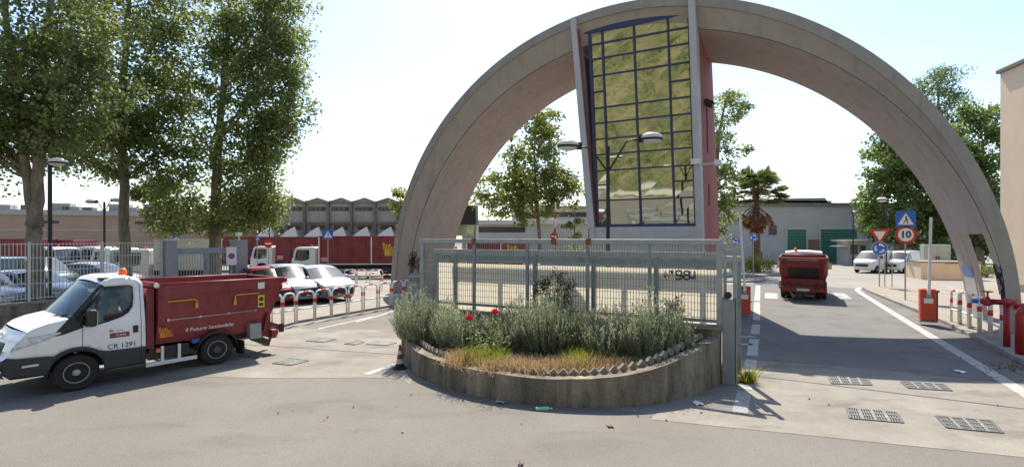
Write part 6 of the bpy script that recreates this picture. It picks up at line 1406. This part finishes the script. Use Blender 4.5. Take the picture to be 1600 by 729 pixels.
# ---------------------------------------------------------------- trucks in the yard
def yard_truck(label, loc, rz, blen, htop, body_m, emblem=False, cab_m=None, group='waste trucks parked in the yard', cab=True, ribs=True):
    t = thing('waste_truck', label, 'truck', loc, rz, group); cab_m = cab_m or P_white
    def wy(x, z): return 1.05 - (0.10 * ((x + 0.2) / 1.1) ** 2 if x > -0.2 else 0) - (0.08 * (z - 1.4) if z > 1.4 else 0)
    if cab:
        fr_ = [(0.95, 0.40), (1.02, 0.75), (0.98, 1.22)]; wsd = [(0.98, 1.22), (0.78, 2.02)]; rf = [(0.78, 2.02), (0.66, 2.14), (-0.62, 2.16), (-0.70, 2.08)]; bk = [(-0.70, 2.08), (-0.70, 0.45)]
        win = [(0.78, 1.26), (0.62, 1.98), (-0.28, 1.98), (-0.28, 1.30), (0.25, 1.18)]
        side_ = fr_ + wsd[1:] + rf[1:] + bk[1:] + arch_line(0.1, 0.42, 0.48, 0.45, 10, True) + [(0.75, 0.40)]
        for sd in (1, -1):
            sheet(side_, [win], lambda a, b, sd=sd: (a, sd * wy(a, b), b), 0.15, 0.03, side=sd).build('cab_side', cab_m, t, smooth=True)
            sheet(win, [], lambda a, b, sd=sd: (a, sd * (wy(a, b) - 0.01), b), 0.3, 0.01, side=sd).build('side_window', M_cglass, t)
            MB().box(0.80, 0.95, sd * 1.22 - 0.08, sd * 1.22 + 0.08, 1.45, 1.95).bar((0.85, sd * 1.0, 1.7), (0.85, sd * 1.2, 1.7), 0.04).build('mirror', M_black, t)
            MB().box(0.985, 1.03, sd * 0.75 - 0.15, sd * 0.75 + 0.15, 0.62, 0.80).build('headlight', M_head, t)
        across(t, 'cab_front', fr_, wy, cab_m, 0.06, 0); across(t, 'windshield', wsd, wy, M_cglass, 0.07, 0.02); across(t, 'roof', rf, wy, cab_m, 0, 0.04); across(t, 'cab_back', bk, wy, cab_m, 0, 0)
        g = across(t, 'grille', [(1.02, 0.85), (1.0, 1.12)], lambda a, b: 0.7, M_black, 0.04, 0, 1, 6, off=0.04)
        for sd in (1, -1): wheel(t, 0.1, sd * 0.92, 0.42, 0.42, 0.24, sd, None, 0.58)
    x1 = -0.95; x0 = x1 - blen
    MB().box(x0, x1, -1.06, 1.06, 0.95, htop).build('body', body_m, t, bevel=0.03)
    for sd in (1, -1):
        MB().box(x0 - 0.02, x1 + 0.02, sd * 1.07 - 0.03, sd * 1.07 + 0.03, 0.93, 1.0).build('lower_rail', M_wpaint if emblem else body_m, t)
        MB().box(x0 - 0.02, x1 + 0.02, sd * 1.07 - 0.03, sd * 1.07 + 0.03, htop - 0.06, htop + 0.02).build('upper_rail', body_m, t)
        if ribs:
            for k in range(7): x = x0 + 0.25 + (blen - 0.5) * k / 6; MB().box(x - 0.03, x + 0.03, sd * 1.065 - 0.02, sd * 1.065 + 0.02, 1.0, htop - 0.06).build('rib', body_m, t)
        if emblem:
            for x in (x1 - 0.02, x1 - blen * 0.56): MB().box(x - 0.04, x + 0.04, sd * 1.08 - 0.02, sd * 1.08 + 0.02, 1.0, htop).build('white_upright', M_wpaint, t)
            sun_logo(t, face(x1 - blen * 0.70, sd * 1.09, 1.55, sd), 1.0, M_yellow)
        MB().box(x1 - 0.6, x1 - 0.15, sd * 1.07 - 0.02, sd * 1.07 + 0.02, 1.15, 1.45).build('notice_plate', mat('plate_pink', (0.55, 0.30, 0.28), 0.6), t)
        for x in (x0 + 0.9, x0 + 1.9): wheel(t, x, sd * 0.92, 0.42, 0.42, 0.26, sd, None, 0.58)
        MB().box(x0 + 2.5, x1 - 0.3, sd * 0.98 - 0.03, sd * 0.98 + 0.03, 0.45, 0.62).build('side_guard', M_galv, t)
        MB().box(x0 - 0.04, x0, sd * 0.8 - 0.12, sd * 0.8 + 0.12, 0.75, 0.9).build('tail_light', M_tail, t)
    MB().box(x0 + 0.2, 0.6, -0.4, 0.4, 0.6, 0.93).build('chassis', M_black, t)
    if cab: MB().lathe([(0.08, 0), (0.07, 0.14)], 12, T(-0.3, 0.5, 2.2)).build('beacon', M_amber, t)
    return t
def yp(px, Y): v = at(px, 370, Y); v.z = 0; return v
yard_truck('red box truck with white cab and yellow sun emblem behind the hoops', yp(476, 36.5) + Vector((0, 1, 0)), PI + 0.06, 6.6, 2.95, M_bredd, True)
yard_truck('red waste truck with white cab second in the yard row', yp(410, 40) + Vector((0, 1, 0)), PI + 0.06, 6.0, 2.9, M_bredd)
yard_truck('red waste truck at the left of the yard row behind the pillar', yp(300, 43) + Vector((0, 1, 0)), PI + 0.06, 6.0, 2.9, M_bredd)
yard_truck('dark red truck body behind the forked plane trunk', yp(88, 37), -0.03, 5.5, 2.75, M_bredd)
yard_truck('purple red truck with a pale cab between the left plane trunks', yp(152, 39), -0.03, 3.6, 2.65, mat('purple_red', (0.16, 0.02, 0.04), 0.55, var=0.2, scale=2))
yard_truck('white tipper cab facing left between lamp and plane trunk', yp(182, 34), PI - 0.2, 2.2, 2.0, M_galvd, ribs=False)
yard_truck('white box van truck parked behind the left gate pillar', yp(226, 31), PI + 0.2, 3.0, 2.75, mat('dull_white_box', (0.55, 0.55, 0.53), 0.6, var=0.06, scale=1), ribs=False)
yard_truck('red waste truck with yellow emblem glimpsed through the gate top', yp(705, 31), PI + 0.05, 3.6, 2.75, M_bredd, True, group='trucks glimpsed over the sliding gate')
for i, (px, lab) in enumerate(((845, 'white car roof glimpsed through the gate mesh below the young tree'), (880, 'white car roof glimpsed through the gate mesh left of the tower'))):
    car('parked_car', lab, gp(px, 455), PI / 2 + 0.3, P_white, group='white cars behind the sliding gate', scale=1.1)

# ================================================================== LITTER AND LEAVES
c = gp(848, 641); t = thing('plastic_bottle', 'crushed pale green plastic bottle on the street below the planter', 'bottle', c, 0.1)
MB().lathe([(0.03, -0.12), (0.036, -0.10), (0.03, -0.03), (0.036, 0.03), (0.034, 0.08), (0.014, 0.12), (0.014, 0.14)], 12, T(0, 0, 0.034) @ RY(PI / 2)).build('body', mat('bottle_green', (0.25, 0.55, 0.42), 0.2, var=0.2, scale=30), t); MB().lathe([(0.016, 0.14), (0.016, 0.16)], 10, T(0, 0, 0.034) @ RY(PI / 2)).build('cap', M_wpaint, t)
def scrap(label, px, py, s, m, cat='litter'):
    c = gp(px, py); mb = MB(); n = 5
    for j in range(n):
        for i in range(n): mb.v.append(((i / 4 - .5) * s * 1.5, (j / 4 - .5) * s, 0.012 + random.uniform(0, 0.035)))
    for j in range(n - 1):
        for i in range(n - 1): a = j * n + i; mb.f.append([a, a + 1, a + n + 1, a + n])
    o = mb.build('litter_scrap', m, None, loc=c, rz=random.uniform(0, 3)); o.modifiers.new('solid', 'SOLIDIFY').thickness = 0.002; return tag(o, label, cat)
scrap('crumpled white paper on the apron right of the planter wall', 1090, 631, 0.14, M_wpaint)
scrap('small brown scrap on the street right of the green bottle', 953, 666, 0.09, mat('cardboard', (0.30, 0.20, 0.12), 0.9))
scrap('grey scrap at the foot of the planter left of the bottle', 782, 629, 0.12, M_galv)
scrap('brown scrap at the bottom edge of the photograph', 814, 725, 0.07, MATS['cardboard'])
scrap('white scrap lying in the arch shadow by the right line', 1499, 581, 0.16, M_wpaint)
def leaf_litter(name, label, px, py, sx, sy, n):
    P_ = [];
    for _ in range(n): v = gp(random.gauss(px, sx), random.gauss(py, sy), 0.02); P_.append((v.x, v.y, 0.022))
    d = rng.normal(size=(n, 3)); d[:, 2] *= 0.15
    return tag(leaves_mesh(name, np.array(P_), rng.uniform(0.03, 0.065, n), rng.uniform(0, 1, n), L_fall, None, 0.7, dirs=d, fold=0.1), label, 'leaves', kind='stuff')
leaf_litter('fallen_leaves', 'brown fallen leaves gathered along the right kerb', 1575, 572, 22, 7, 160)
leaf_litter('scattered_leaves', 'a few dry leaves scattered over the apron and street', 900, 640, 330, 22, 34)
